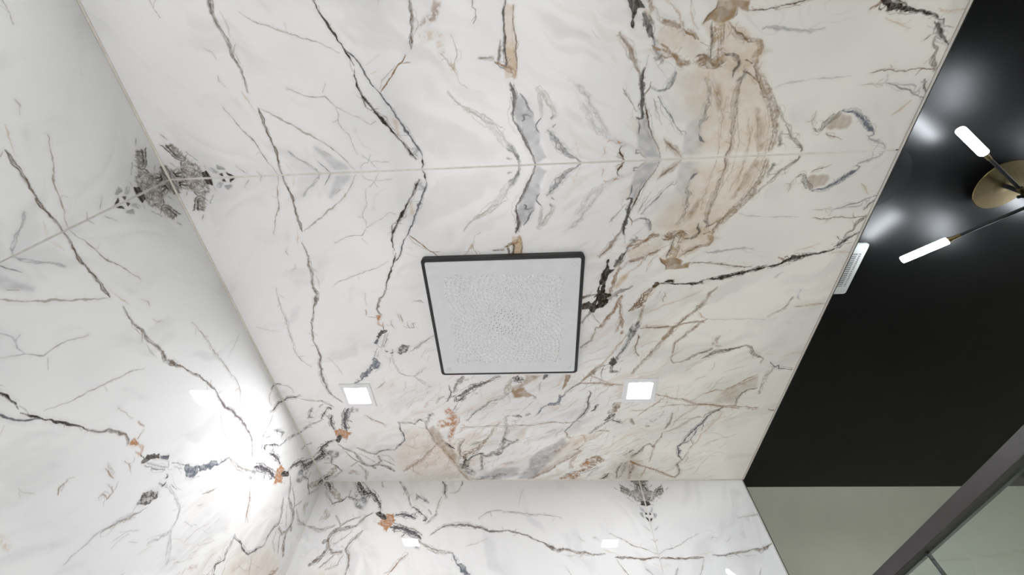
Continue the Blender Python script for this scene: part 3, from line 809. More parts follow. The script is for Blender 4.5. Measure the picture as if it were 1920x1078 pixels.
Sg 0 0.5 0.2 6359,4322,19 6407,4440,19 6673,4835,18
SF 0 0.4 0.4 2974,5463,29 3157,5424,30 3277,5378,31
SF 0 0.5 0.4 3497,5118,25 3590,5134,25 3510,5004,26 3589,4920,26
Sg 0 0.4 0.3 4258,4855,29 4339,4734,30 4472,4736,30 4467,4608,31 4388,4521,31
SF 0 0.4 0.3 3910,4464,49 4083,4464,50 4191,4478,51
AT 42 0.5 1 3340,5952 3423,5932 3641,5984 3655,6034 3470,6041
PO 0 0.9 0.4 8860,1488 8985,1227 9221,1217 9223,1445 9447,1446 9093,1701 8992,1541
SN 0 0.8 0.4 7791,1946,38 8083,1780,39 8470,1665,41 8894,1556,43
SN 0 0.8 0.3 8335,1728,32 8466,1863,32
"""
# ------------------------------------------------------------------ the printed slab
VCOL = dict(K=(48, 37, 26), N=(88, 66, 43), B=(122, 96, 67), T=(207, 182, 148), X=(140, 102, 58), O=(184, 128, 80),
            G=(100, 102, 110), g=(170, 170, 174), F=(175, 165, 155), M=(125, 112, 115), H=(82, 76, 72), L=(160, 133, 100),
            S=(105, 110, 122), V=(85, 78, 85), J=(125, 115, 104), R=(165, 156, 146), W=(255, 255, 255))
VLIN = {k: np.array(lin(v, 0.92)) for k, v in VCOL.items()}

def lattice_noise(s, t, cell, seed):
    rng = np.random.RandomState(seed)
    a, b = s / cell, t / cell
    i, j = np.floor(a).astype(int), np.floor(b).astype(int)
    g = rng.rand(i.max() + 3, j.max() + 3) * 2 - 1
    fa, fb = a - i, b - j
    fa, fb = fa * fa * (3 - 2 * fa), fb * fb * (3 - 2 * fb)
    return (g[i, j] * (1 - fa) + g[i + 1, j] * fa) * (1 - fb) + (g[i, j + 1] * (1 - fa) + g[i + 1, j + 1] * fa) * fb

def poly_signed(x, y, pts):
    """signed distance (inside positive) to a polygon"""
    d = np.full(x.shape, 1e9)
    ins = np.zeros(x.shape, bool)
    n = len(pts)
    for i in range(n):
        (ax, ay), (bx, by) = pts[i], pts[(i + 1) % n]
        vx, vy = bx - ax, by - ay
        L = vx * vx + vy * vy + 1e-12
        h = np.clip(((x - ax) * vx + (y - ay) * vy) / L, 0, 1)
        d = np.minimum(d, np.hypot(x - ax - h * vx, y - ay - h * vy))
        if ay != by:
            c = (ay > y) != (by > y)
            ins ^= c & (x < vx * (y - ay) / vy + ax)
    return np.where(ins, d, -d)

def all_veins():
    """the main veins, then finer ones that run beside them and twigs that leave them"""
    main = VEINS.strip().split('\n')
    rng = np.random.RandomState(11)
    extra = []
    def emit(col, al, mo, pts):
        extra.append('S%s 0 %.2f %.2f ' % (col, al, mo) + ' '.join('%d,%d,%d' % tuple(p) for p in pts))
    for ln in main:
        f = ln.split()
        if f[0][0] != 'S':
            continue
        col, al, mo = f[0][1], float(f[2]), float(f[3])
        P = np.array([[float(v) for v in q.split(',')] for q in f[4:]])
        seg = np.hypot(*np.diff(P[:, :2], axis=0).T)
        L = seg.sum()
        if L < 250 or col == 'g':
            continue
        busy = P[:, 0].mean() > 4500 or P[:, 1].mean() > 8500
        cum = np.concatenate([[0], np.cumsum(seg)])
        def at_len(q):
            return np.array([np.interp(q, cum, P[:, k]) for k in range(3)])
        thin = {'K': 'N', 'N': 'B', 'H': 'G', 'V': 'G', 'X': 'X', 'O': 'X'}.get(col, col)
        # companions
        for _ in range(int(rng.poisson(min(3.0, L / 500) * (1.6 if busy else 0.3)))):
            a, ln_ = rng.uniform(0, 0.6) * L, rng.uniform(0.25, 0.7) * L
            n = max(4, int(ln_ / 80))
            side = rng.choice([-1, 1])
            amp = rng.uniform(18, 85)
            ph = rng.uniform(0, 3)
            pts = []
            for i in range(n + 1):
                q = min(L, a + ln_ * i / n)
                p, p2 = at_len(q), at_len(min(L, q + 20))
                d = (p2 - at_len(max(0, q - 20)))[:2]
                d = d / (np.hypot(*d) + 1e-6)
                off = side * (p[2] / 2 + amp * math.sin(PI * (0.1 + 0.8 * i / n)) * (0.7 + 0.3 * math.sin(ph + 3.0 * i / n)) + rng.normal(0, 7))
                pts.append((p[0] - d[1] * off, p[1] + d[0] * off, rng.uniform(10, 20)))
            emit(thin, al * rng.uniform(0.25, 0.6), 0.3, pts)
        # twigs
        for _ in range(int(rng.poisson(min(4.0, L / 350) * (1.3 if busy else 0.4)))):
            q = rng.uniform(0.05, 0.95) * L
            p = at_len(q)
            d = (at_len(min(L, q + 20)) - at_len(max(0, q - 20)))[:2]
            ang = math.atan2(d[1], d[0]) + rng.choice([-1, 1]) * rng.uniform(0.3, 0.9) + (PI if rng.rand() < 0.3 else 0)
            pts, x, y = [], p[0], p[1]
            for i in range(rng.randint(3, 6)):
                pts.append((x, y, 18 - 3 * i))
                st_ = rng.uniform(25, 70)
                x, y = x + math.cos(ang) * st_, y + math.sin(ang) * st_
                ang += rng.normal(0, 0.35)
            emit(thin, al * rng.uniform(0.35, 0.75), 0.2, pts)
    # dark shards of the crystal cluster in the slab's corner
    poly = [np.array([float(v) for v in q.split(',')]) for ln in main if ln.startswith('AR ') for q in ln.split()[4:]]
    xs = np.array(poly)
    for _ in range(620):
        p = np.array([rng.uniform(0, xs[:, 0].max()), rng.uniform(0, xs[:, 1].max())])
        if poly_signed(np.array([p[0]]), np.array([p[1]]), xs)[0] < 5:
            continue
        ang = rng.uniform(-0.2, 1.7)
        l2 = rng.uniform(30, 90)
        q = p + l2 * np.array([math.cos(ang), math.sin(ang)])
        emit(rng.choice(['K', 'H', 'H', 'J', 'R', 'W', 'g']), rng.uniform(0.5, 0.9), 0.2, [(p[0], p[1], rng.uniform(8, 22)), (q[0], q[1], 3)])
    # soft drifting streaks that fill the busy part of the slab
    for _ in range(760):
        p = np.array([rng.uniform(5200, 11900), rng.uniform(3500, 14500)])
        if rng.rand() > np.clip((p[0] - 4500) / 6000, 0.15, 1):
            continue
        ang = math.radians(132 + rng.normal(0, 14))
        pts, x, y = [], p[0], p[1]
        for i in range(rng.randint(4, 9)):
            pts.append((x, y, rng.uniform(8, 20)))
            st_ = rng.uniform(60, 140)
            x, y = x + math.cos(ang) * st_, y + math.sin(ang) * st_
            ang += rng.normal(0, 0.22)
        emit(rng.choice(['T', 'X', 'X', 'X', 'G', 'B', 'N']), rng.uniform(0.2, 0.6), 0.3, pts)
    shaped = []
    for ln in main:
        f = ln.split()
        if f[0][0] != 'S':
            shaped.append(ln)
            continue
        col, al, mo = f[0][1], float(f[2]), float(f[3])
        P = np.array([[float(v) for v in q.split(',')] for q in f[4:]])
        wmax = P[:, 2].max()
        if wmax > 48:
            solid = col in 'KHVSM'
            seg = np.hypot(*np.diff(P[:, :2], axis=0).T)
            cum = np.concatenate([[0], np.cumsum(seg)])
            L = cum[-1]
            if not solid:
                shaped.append('B' + ln[1:])
            n = max(3, int(L / 55))
            dark = {'L': 'B', 'X': 'X', 'T': 'X', 'G': 'H', 'J': 'H', 'F': 'B', 'B': 'N', 'g': 'G'}.get(col, col)
            for k in range(int(np.clip(wmax / 24, 2, 5))):
                off, pts = rng.uniform(-0.5, 0.5), []
                q0, q1 = (0, L) if k == 0 else (rng.uniform(0, 0.35) * L, rng.uniform(0.65, 1.0) * L)
                for i in range(n + 1):
                    q = q0 + (q1 - q0) * i / n
                    p = np.array([np.interp(q, cum, P[:, c]) for c in range(3)])
                    p0, p1 = [np.array([np.interp(np.clip(q + dq, 0, L), cum, P[:, c]) for c in range(2)]) for dq in (-15, 15)]
                    d = (p1 - p0) / (np.hypot(*(p1 - p0)) + 1e-6)
                    off = np.clip(off + rng.normal(0, 0.22), -0.62, 0.62)
                    pts.append((p[0] - d[1] * off * p[2], p[1] + d[0] * off * p[2], max(8, p[2] * rng.uniform(0.08, 0.28))))
                shaped.append('S%s 0 %.2f %.2f ' % (dark, al * rng.uniform(0.6, 0.95), min(0.5, mo), ) + ' '.join('%d,%d,%d' % t_ for t_ in pts))
            if not solid:
                continue
            P[:, 2] *= 0.8
        P[0, 2] *= 0.45
        P[-1, 2] *= 0.45
        shaped.append('S%s 0 %g %g ' % (col, al, mo) + ' '.join('%d,%d,%d' % tuple(p) for p in P))
    return extra + shaped

def slab_fields(s, t):
    """s, t: 1-D axes in mm. Returns vein distance, vein colour+alpha, stain colour+alpha, mottle."""
    S, T = np.meshgrid(s, t, indexing='ij')
    wa = lattice_noise(S + 50, T + 50, 26.0, 1) * 2.2 + lattice_noise(S + 50, T + 50, 10.0, 2) * 1.5 + lattice_noise(S + 50, T + 50, 5.0, 5) * 0.7
    wb = lattice_noise(S + 50, T + 50, 26.0, 3) * 2.2 + lattice_noise(S + 50, T + 50, 10.0, 4) * 1.5 + lattice_noise(S + 50, T + 50, 5.0, 6) * 0.7
    fade = np.clip(S / 12.0, 0, 1)
    SW, TW = S + wa * fade, T + wb
    e = np.full(S.shape, -10.0)
    hw = np.zeros(S.shape)
    wmod = (1.0 + 0.42 * lattice_noise(S + 50, T + 50, 13.0, 7)) * (1 - 0.3 * np.clip((S - 350) / 550, 0, 1))
    vc = np.zeros(S.shape + (4,))
    vc[..., :3] = VLIN['B']
    sc = np.zeros(S.shape + (4,))
    sc[..., :3] = VLIN['T']
    mot = np.zeros(S.shape)
    smo = np.zeros(S.shape)
    def window(lo, hi, pad):
        i0, i1 = np.searchsorted(s, lo[0] - pad), np.searchsorted(s, hi[0] + pad)
        j0, j1 = np.searchsorted(t, lo[1] - pad), np.searchsorted(t, hi[1] + pad)
        return (slice(i0, i1), slice(j0, j1)) if i1 > i0 and j1 > j0 else None
    for ln in all_veins():
        f = ln.split()
        kind, col = f[0][0], VLIN[f[0][1]]
        w0, al, mo = float(f[1]) / 10, min(1.0, float(f[2]) * 1.12), float(f[3])
        P = np.array([[float(v) / 10 for v in q.split(',')] for q in f[4:]])
        if kind == 'S':
            for a, b in zip(P, P[1:]):
                w = window(np.minimum(a, b)[:2], np.maximum(a, b)[:2], max(a[2], b[2]) / 2 + 14)
                if w is None:
                    continue
                x, y = SW[w], TW[w]
                v = b[:2] - a[:2]
                h = np.clip(((x - a[0]) * v[0] + (y - a[1]) * v[1]) / (v @ v + 1e-9), 0, 1)
                d = np.hypot(x - a[0] - h * v[0], y - a[1] - h * v[1])
                wid = np.maximum(0.6, (a[2] + (b[2] - a[2]) * h) / 2 * VEIN_WIDTH * wmod[w])
                ee = wid - d
                up = ee > e[w]
                hw[w] = np.where(up, np.maximum(0, wid - 0.8), hw[w])
                e[w] = np.where(up, ee, e[w])
                mot[w] = np.where(up, mo, mot[w])
                vc[w] = np.where(up[..., None], np.array([*col, al]), vc[w])
        elif kind == 'B':
            band = {}
            lo, hi = P.min(0)[:2], P.max(0)[:2]
            w = window(lo, hi, P[:, 2].max() / 2 + 12)
            if w is None:
                continue
            x, y = SW[w], TW[w]
            k = np.zeros(x.shape)
            for a, b in zip(P, P[1:]):
                v = b[:2] - a[:2]
                h = np.clip(((x - a[0]) * v[0] + (y - a[1]) * v[1]) / (v @ v + 1e-9), 0, 1)
                d = np.hypot(x - a[0] - h * v[0], y - a[1] - h * v[1])
                k = np.maximum(k, np.clip(((a[2] + (b[2] - a[2]) * h) / 2 * wmod[w] - d) / 2.6 + 0.5, 0, 1))
            k = (k * al * 0.62)[..., None]
            a0 = sc[w][..., 3:]
            a1 = k + a0 * (1 - k)
            sc[w] = np.where(a1 > 1e-6, np.concatenate([(col * k + sc[w][..., :3] * a0 * (1 - k)) / np.maximum(a1, 1e-6), a1], -1), sc[w])
            smo[w] = np.maximum(smo[w], np.clip(mo + 0.2, 0, 0.8) * (k[..., 0] > 0.05))
        else:
            pad = 14 + w0 * 2
            w = window(P.min(0)[:2], P.max(0)[:2], pad)
            if w is None:
                continue
            sd = poly_signed(SW[w], TW[w], P[:, :2])
            if kind in 'PE':
                big = min(1.0, float(np.ptp(P[:, :2], axis=0).min()) / 30) * (0.55 if f[0][1] == 'K' else 1.0)
                sd = sd + big * (2.6 * lattice_noise(S[w] + 60, T[w] + 60, 11.0, 8) + 1.6 * lattice_noise(S[w] + 60, T[w] + 60, 5.0, 9))
                if f[0][1] in 'OS':
                    mo = max(mo, 0.5)
            if kind == 'A':
                k = np.clip(sd / max(w0, 2.0) * 0.5 + 0.5, 0, 1)
                k = (k * k * (3 - 2 * k) * al)[..., None]
                a0 = sc[w][..., 3:]
                a1 = k + a0 * (1 - k)
                sc[w] = np.concatenate([(col * k + sc[w][..., :3] * a0 * (1 - k)) / np.maximum(a1, 1e-6), a1], -1) * (a1 > 1e-6) + sc[w] * (a1 <= 1e-6)
                smo[w] = np.maximum(smo[w], mo * (sd > -1))
            elif kind == 'P':
                up = sd > e[w]
                e[w] = np.where(up, sd, e[w])
                hw[w] = np.where(up, 1.2 if f[0][1] == 'K' else 2.8, hw[w])
                mot[w] = np.where(up, mo, mot[w])
                vc[w] = np.where(up[..., None], np.array([*col, al]), vc[w])
            elif kind == 'E':
                e[w] = np.minimum(e[w], -sd)
    # pale ground: clouds, diagonal drifts, hair veins; then the stains
    def fbm(u, v, cell, seed, octv=4, gain=0.5):
        tot, amp, out = 0.0, 1.0, 0.0
        for o in range(octv):
            out = out + amp * lattice_noise(u, v, cell / 2 ** o, seed + o)
            tot += amp
            amp *= gain
        return out / tot
    def sm(x, lo, hi):
        k = np.clip((x - lo) / (hi - lo), 0, 1)
        return k * k * (3 - 2 * k)
    ca, sa = math.cos(math.radians(33)), math.sin(math.radians(33))
    U, V = S * ca + T * sa + 200, (-S * sa + T * ca) + 900
    wob = fbm(S + 99, T + 99, 120.0, 20, 3)
    cloud = fbm(S + 30, T + 30, 260.0, 30, 3)
    drift = fbm(np.abs(V * 0.3 + wob * 30), np.abs(U * 1.0 + wob * 55), 60.0, 40, 4, 0.55)
    r1 = fbm(np.abs(V * 0.4 + wob * 25), np.abs(U + wob * 60), 90.0, 60, 4, 0.5)
    base = np.array(GROUND) + (np.array(GROUND2) - np.array(GROUND)) * sm(cloud, -0.3, 0.4)[..., None]
    base = base + (np.array(GREY) - base) * (0.34 * sm(drift, 0.0, 0.5))[..., None]
    busy = np.clip(sm(S + 90 * wob, 420, 900) + 0.8 * sm(T + 90 * wob, 760, 1000) * (1 - sm(T, 1180, 1350)), 0, 1) * (1 - 0.9 * sm(T + 60 * wob, 1050, 1300)) * (0.25 + 0.75 * sm(T + 80 * wob, 220, 480))
    drift2 = fbm(np.abs(V * 0.22 + wob * 22 + 40), np.abs(U * 1.15 + wob * 50 + 70), 44.0, 50, 4, 0.6)
    base = base + (np.array(lin((196, 172, 146))) - base) * (busy * 0.36 * sm(drift2, 0.08, 0.5))[..., None]
    base = base + (np.array(lin((150, 148, 150))) - base) * (busy * 0.25 * sm(-drift2, 0.12, 0.5))[..., None]
    warm = (sm(T + 120 * wob, 820, 1250) * 0.8 + 0.2 * sm(S + 100 * wob, 500, 900))[..., None]
    base = base * (1 - warm * np.array([0.02, 0.045, 0.115]))
    hair = (1 - sm(np.abs(r1), 0.0, 0.018)) * sm(cloud + 0.5 * wob, 0.0, 0.35) * 0.22
    base = base + (np.array(HAIR) - base) * hair[..., None]
    mid = fbm(S + 10, T + 10, 14.0, 80, 3, 0.6)
    fine = fbm(S + 10, T + 10, 9.0, 90, 3, 0.7)
    al = sc[..., 3] * np.clip(0.95 + 0.5 * mid, 0.5, 1.3)
    al = np.clip(al * (1 - smo * 0.75 * (1 - sm(fine, -0.12, 0.12))), 0, 1)[..., None]
    base = base + (sc[..., :3] - base) * al
    halo = (0.26 * np.exp(-(np.maximum(0, -e) / 4.5) ** 2) * vc[..., 3] * np.clip(0.5 + hw * 0.35, 0, 1) * np.clip(0.6 + mid, 0, 1.3))[..., None]
    base = base + (vc[..., :3] * 0.55 + np.array(VLIN['X']) * 0.25 + np.array(VLIN['T']) * 0.2 - base) * halo
    gr = np.concatenate([base, np.ones(S.shape + (1,))], -1)
    return np.stack([np.clip(e + 10, 0, 60), mot, np.minimum(hw, 4.0)], -1), vc, gr

def slab_mesh(name, s0, s1, t0, t1, step=0.0015, thick=0.010, fields=True):
    """slab in its own frame: x = distance s from the book-match joint, y = distance t from the top
    edge, polished face at z = 0, back at z = -thick"""
    ns, nt_ = (int(round((s1 - s0) / step)) + 1, int(round((t1 - t0) / step)) + 1) if fields else (2, 2)
    s, t = np.linspace(s0, s1, ns), np.linspace(t0, t1, nt_)
    S, T = np.meshgrid(s, t, indexing='ij')
    n = ns * nt_
    co = np.zeros((n + 4, 3), np.float32)
    co[:n, 0], co[:n, 1] = S.ravel(), T.ravel()
    co[n:] = [(s0, t0, -thick), (s1, t0, -thick), (s1, t1, -thick), (s0, t1, -thick)]
    idx = np.arange(n).reshape(ns, nt_)
    quads = np.stack([idx[:-1, :-1], idx[1:, :-1], idx[1:, 1:], idx[:-1, 1:]], -1).reshape(-1, 4)
    sides = [np.concatenate([idx[::-1, 0], [n, n + 1]]), np.concatenate([idx[-1, ::-1], [n + 1, n + 2]]),
             np.concatenate([idx[:, -1], [n + 2, n + 3]]), np.concatenate([idx[0, :], [n + 3, n]]),
             np.array([n, n + 3, n + 2, n + 1])]
    loops = np.concatenate([quads.ravel()] + sides).astype(np.int32)
    sizes = np.concatenate([np.full(len(quads), 4)] + [[len(x)] for x in sides]).astype(np.int32)
    starts = np.concatenate([[0], np.cumsum(sizes)[:-1]]).astype(np.int32)
    me = bpy.data.meshes.new(name)
    me.vertices.add(n + 4)
    me.vertices.foreach_set('co', co.ravel())
    me.loops.add(len(loops))
    me.loops.foreach_set('vertex_index', loops)
    me.polygons.add(len(sizes))
    me.polygons.foreach_set('loop_start', starts)
    me.update(calc_edges=True)
    if fields:
        ve, vc, gr = slab_fields(s * 1000, t * 1000)
        def put(nm, typ, arr, w, key):
            a = me.attributes.new(nm, typ, 'POINT')
            full = np.zeros((n + 4, w), np.float32)
            full[:n] = arr.reshape(n, w)
            a.data.foreach_set(key, full.ravel())
        put('vein', 'FLOAT_VECTOR', ve, 3, 'vector')
        put('vein_colour', 'FLOAT_COLOR', vc, 4, 'color')
        put('ground', 'FLOAT_COLOR', gr, 4, 'color')
    return me

VEIN_WIDTH = 0.84
MARBLE = marble_mat()
GAP = 0.0013
slab_full = slab_mesh('slab', GAP, 1.2 - GAP, 0.003, XR - XL - 0.0055)
slab_cut = slab_mesh('slab_cut', GAP, BR - XJ - 0.006, 0.003, 0.5)
slab_low = slab_mesh('slab_low', GAP, 1.2 - GAP, XR - XL - 0.010 + 0.003, H - 0.002, fields=False)
slab_cut_low = slab_mesh('slab_cut_low', GAP, BR - XJ - 0.006, 0.503, H - 0.002, fields=False)
for me in (slab_full, slab_cut, slab_low, slab_cut_low):
    me.materials.append(MARBLE)

def slab(me, parent, origin, s_dir, t_dir, n_dir):
    o = bpy.data.objects.new('slab', me)
    C.objects.link(o)
    o.parent = parent
    s_, t_, n_ = Vector(s_dir), Vector(t_dir), Vector(n_dir)
    o.matrix_world = Matrix(((s_.x, t_.x, n_.x, origin[0]), (s_.y, t_.y, n_.y, origin[1]), (s_.z, t_.z, n_.z, origin[2]), (0, 0, 0, 1)))
    return o

# ------------------------------------------------------------------ setting
PAINT = plain('painted_wall', lin((229, 227, 210)), 0.45, vary=0.02, scale=12, bump=0.08)
WHITE_PAINT = plain('white_paint', (0.7, 0.7, 0.68), 0.6, vary=0.02)
BLACK_CEIL = plain('satin_black_ceiling', (0.002, 0.002, 0.0022), 0.36, vary=0.04, scale=20, spec=0.16)
GROUT = plain('grout', lin((226, 220, 211)), 0.7, vary=0.08, scale=120)
PROFILE = plain('pale_edge_profile', lin((208, 203, 195)), 0.35, vary=0.03)
BLACK_METAL = plain('black_metal', lin((47, 43, 43)), 0.42, vary=0.08, scale=60, spec=0.5)
FLOOR_M = plain('floor_tile', (0.22, 0.22, 0.21), 0.4, vary=0.05, scale=4)
TRAY_M = plain('white_shower_tray', (0.78, 0.77, 0.75), 0.35, vary=0.03, scale=4)

TH = 0.010
floor = struct(obj('floor', box((XL - 0.2, YW - 0.2, -0.1), (XW + 0.2, YP + 0.2, 0.0)), FLOOR_M))
tray = struct(obj('floor_shower', box((XL - TH, YF, 0.0), (0.800, YB + TH, 0.012)), TRAY_M), 'white shower floor')

ceil_bath = struct(obj('ceiling_bathroom', box((XR + 0.001, YW, HB), (XW, YP, HB + 0.06)), BLACK_CEIL), 'satin black ceiling beside the marble shower')
ceiling = struct(obj('ceiling', box((XL, YF, H + TH), (XR, YB + 0.01, HB + 0.06)), WHITE_PAINT), 'marble slab ceiling of the shower')
wall_left = struct(obj('wall_left', box((XL - 0.15, YW - 0.15, 0), (XL - TH, YP + 0.15, HB + 0.06)), WHITE_PAINT), 'left shower wall of bookmatched marble slabs')
wall_shower = struct(obj('wall_back', box((XL - TH, YB + TH, 0), (BR - 0.004, YP, HB + 0.06)), PAINT), 'back shower wall of bookmatched marble slabs')
wall_paint = struct(obj('wall_back_bathroom', box((XL, YP, 0), (XW + 0.15, YP + 0.15, HB + 0.06)), PAINT), 'plain painted wall of the bathroom under the black ceiling')
wall_right = struct(obj('wall_right', box((XW, YW - 0.15, 0), (XW + 0.15, YP, HB + 0.06)), PAINT))
wall_front = struct(obj('wall_front', box((XL - TH, YW - 0.15, 0), (XW, YW, HB + 0.06)), PAINT))
wall_end = struct(obj('wall_shower_end', box((XL - TH, YW, 0), (XR, YF, HB + 0.06)), WHITE_PAINT))

X, Y, Z = (1, 0, 0), (0, 1, 0), (0, 0, 1)
neg = lambda v: tuple(-c for c in v)
# bookmatched slabs: ceiling pair, left-wall pair, back-wall pair
slab(slab_full, ceiling, (XL, YJ, H), Y, X, neg(Z))
slab(slab_full, ceiling, (XL, YJ, H), neg(Y), X, neg(Z))
slab(slab_full, wall_left, (XL, YJ, H), Y, neg(Z), X)
slab(slab_full, wall_left, (XL, YJ, H), neg(Y), neg(Z), X)
slab(slab_full, wall_shower, (XJ, YB, H), neg(X), neg(Z), neg(Y))
slab(slab_cut, wall_shower, (XJ, YB, H), X, neg(Z), neg(Y))
slab(slab_low, wall_left, (XL, YJ, H), Y, neg(Z), X)
slab(slab_low, wall_left, (XL, YJ, H), neg(Y), neg(Z), X)
slab(slab_low, wall_shower, (XJ, YB, H), neg(X), neg(Z), neg(Y))
slab(slab_cut_low, wall_shower, (XJ, YB, H), X, neg(Z), neg(Y))
# grout lines and silicone corners, a little behind the polished faces
g = 0.0012
obj('grout_line', box((XL, YJ - 0.002, H + g), (XR - 0.010, YJ + 0.002, H + TH)), GROUT, ceiling)
obj('grout_line', box((XL - TH, YJ - 0.002, 0), (XL - g, YJ + 0.002, H - 0.003)), GROUT, wall_left)
obj('grout_line', box((XJ - 0.002, YB + g, 0), (XJ + 0.002, YB + TH, H - 0.003)), GROUT, wall_shower)
def corner_bead(p, q, u, v, r=0.0026):
    """a small triangular bead of grout in an inner corner; u, v point into the room"""
    bm = bmesh.new()
    p, q, u, v = Vector(p), Vector(q), Vector(u), Vector(v)
    prof = [-0.003 * u - 0.003 * v, r * u - 0.003 * v, r * u + 0.0004 * v, 0.0015 * u + 0.0015 * v, r * v + 0.0004 * u, r * v - 0.003 * u]
    loft(bm, [[p + c for c in prof], [q + c for c in prof]])
    return bm
struct(obj('trim_1', corner_bead((XL, YF, H), (XL, YB, H), X, neg(Z)), GROUT), 'pale grout bead between left wall and marble ceiling')
struct(obj('trim_2', corner_bead((XL, YB, H), (BR, YB, H), neg(Y), neg(Z)), GROUT), 'pale grout bead between back wall and marble ceiling')
struct(obj('trim_3', corner_bead((XL, YB, 0), (XL, YB, H), X, neg(Y), 0.002), GROUT), 'pale grout bead in the corner of left and back marble walls')
# metal edge profiles and the strip for the shadow gap
struct(obj('trim_4', box((XR - 0.0048, YF, H - 0.0008), (XR, YB, H + TH)), PROFILE), 'pale metal edge profile of the marble ceiling')
struct(obj('trim_5', box((XR, YF, H - 0.0008), (XR + 0.0022, YB + 0.002, H + 0.03)), BLACK_METAL), 'thin black strip for the shadow gap along the marble ceiling')  # solid black strip in place of the dark shadow gap
struct(obj('trim_6', box((BR - 0.0055, YB - 0.0006, 0), (BR - 0.0025, YB + TH, H)), PROFILE), 'pale metal edge profile of the back marble wall')
struct(obj('trim_7', box((BR - 0.0025, YB - 0.0008, 0), (BR + 0.0006, YB + TH, H)), BLACK_METAL), 'thin black edge of the back marble wall')

# ------------------------------------------------------------------ shower head
CASE = plain('black_casing', (0.012, 0.012, 0.013), 0.35, vary=0.1, scale=80)
FACE = plain('white_face_plate', (0.68, 0.69, 0.70), 0.32, vary=0.02, scale=40)
NOZZLE = plain('silicone_nozzle', (0.79, 0.79, 0.80), 0.35, vary=0.03, scale=300)
HOLE = plain('nozzle_hole', (0.02, 0.02, 0.02), 0.6)
HX, HY, HW = -0.0512, 0.6988, 0.403
FZ = -0.0145                                       # face below the ceiling
head = empty('rain_shower', (HX, HY, H))
tag(head, 'square rain shower head with white nozzle plate and black rim on the marble ceiling', 'shower head')
bm = bmesh.new()
o1, o2 = rounded_rect(HW, HW, 0.011), rounded_rect(HW - 0.004, HW - 0.004, 0.010)
i1 = rounded_rect(HW - 0.017, HW - 0.017, 0.006)
loft(bm, [[(x, y, 0.0) for x, y in o1], [(x, y, FZ + 0.0012) for x, y in o1], [(x, y, FZ - 0.0005) for x, y in o2],
          [(x, y, FZ - 0.0005) for x, y in i1], [(x, y, FZ + 0.006) for x, y in i1]])
obj('casing', bm, CASE, head)
bm = bmesh.new()
p1, p2 = rounded_rect(HW - 0.018, HW - 0.018, 0.006), rounded_rect(HW - 0.0205, HW - 0.0205, 0.005)
loft(bm, [[(x, y, FZ + 0.0055) for x, y in p1], [(x, y, FZ - 0.0008) for x, y in p1], [(x, y, FZ - 0.002) for x, y in p2]])
plate = obj('face_plate', bm, FACE, head)
PZ = FZ - 0.002
# screws in the corners and the centre cap
for sx, sy, r in ((-1, -1, 0.006), (1, -1, 0.006), (-1, 1, 0.006), (1, 1, 0.006), (0, 0, 0.007)):
    bm = bmesh.new()
    cx, cy = sx * 0.176, sy * 0.176
    ring = lambda rr, z: [(cx + rr * math.cos(2 * PI * i / 20), cy + rr * math.sin(2 * PI * i / 20), z) for i in range(20)]
    loft(bm, [ring(r, PZ + 0.001), ring(r, PZ - 0.0004), ring(r - 0.0006, PZ - 0.0009), ring(r - 0.0016, PZ - 0.0009), ring(r - 0.0018, PZ - 0.0005)])
    obj('screw_cap', bm, FACE, plate)
# nozzles on a sunflower spiral, cut to a square
bm = bmesh.new()
rng = random.Random(4)
golden = PI * (3 - math.sqrt(5))
half = 0.151
n_ = 0
for k in range(5, 2400):
    rr = 0.0063 * math.sqrt(k)
    a = k * golden
    x, y = rr * math.cos(a), rr * math.sin(a)
    if abs(x) > half or abs(y) > half:
        continue
    if rr < 0.011:
        continue
    hgt = 0.0032
    tilt = rng.uniform(-0.0003, 0.0003), rng.uniform(-0.0003, 0.0003)
    prof = ((0.0047, 0.0), (0.0037, 0.0011), (0.0026, hgt), (0.0013 if rr < 0.045 else (0.0011 if rng.random() < 0.35 else 0.0006), hgt))
    N = 8
    vr = []
    for q, (r_, d) in enumerate(prof):
        vr.append([bm.verts.new((x + tilt[0] * (d > 0.001) + r_ * math.cos(2 * PI * i / N), y + tilt[1] * (d > 0.001) + r_ * math.sin(2 * PI * i / N), PZ - d)) for i in range(N)])
    deep = [bm.verts.new((v.co.x, v.co.y, PZ - hgt + 0.0028)) for v in vr[-1]]
    vr.append(deep)
    for q, (ra, rb) in enumerate(zip(vr, vr[1:])):
        for i in range(N):
            j = (i + 1) % N
            f = bm.faces.new((ra[i], rb[i], rb[j], ra[j]))
            f.material_index = (1 if rr < 0.05 else 2) if q == 3 else 0
            f.smooth = q < 2
    f = bm.faces.new(deep)
    f.material_index = 1 if rr < 0.05 else 2
    n_ += 1
me = bpy.data.meshes.new('nozzles')
bm.to_mesh(me)
bm.free()
nz = link_mesh('nozzles', me, NOZZLE, head)
me.materials.append(HOLE)
me.materials.append(plain('nozzle_hole_grey', (0.16, 0.16, 0.165), 0.6))  # outer holes grey, central ones near black, all equally deep
nz['kind'] = 'stuff'

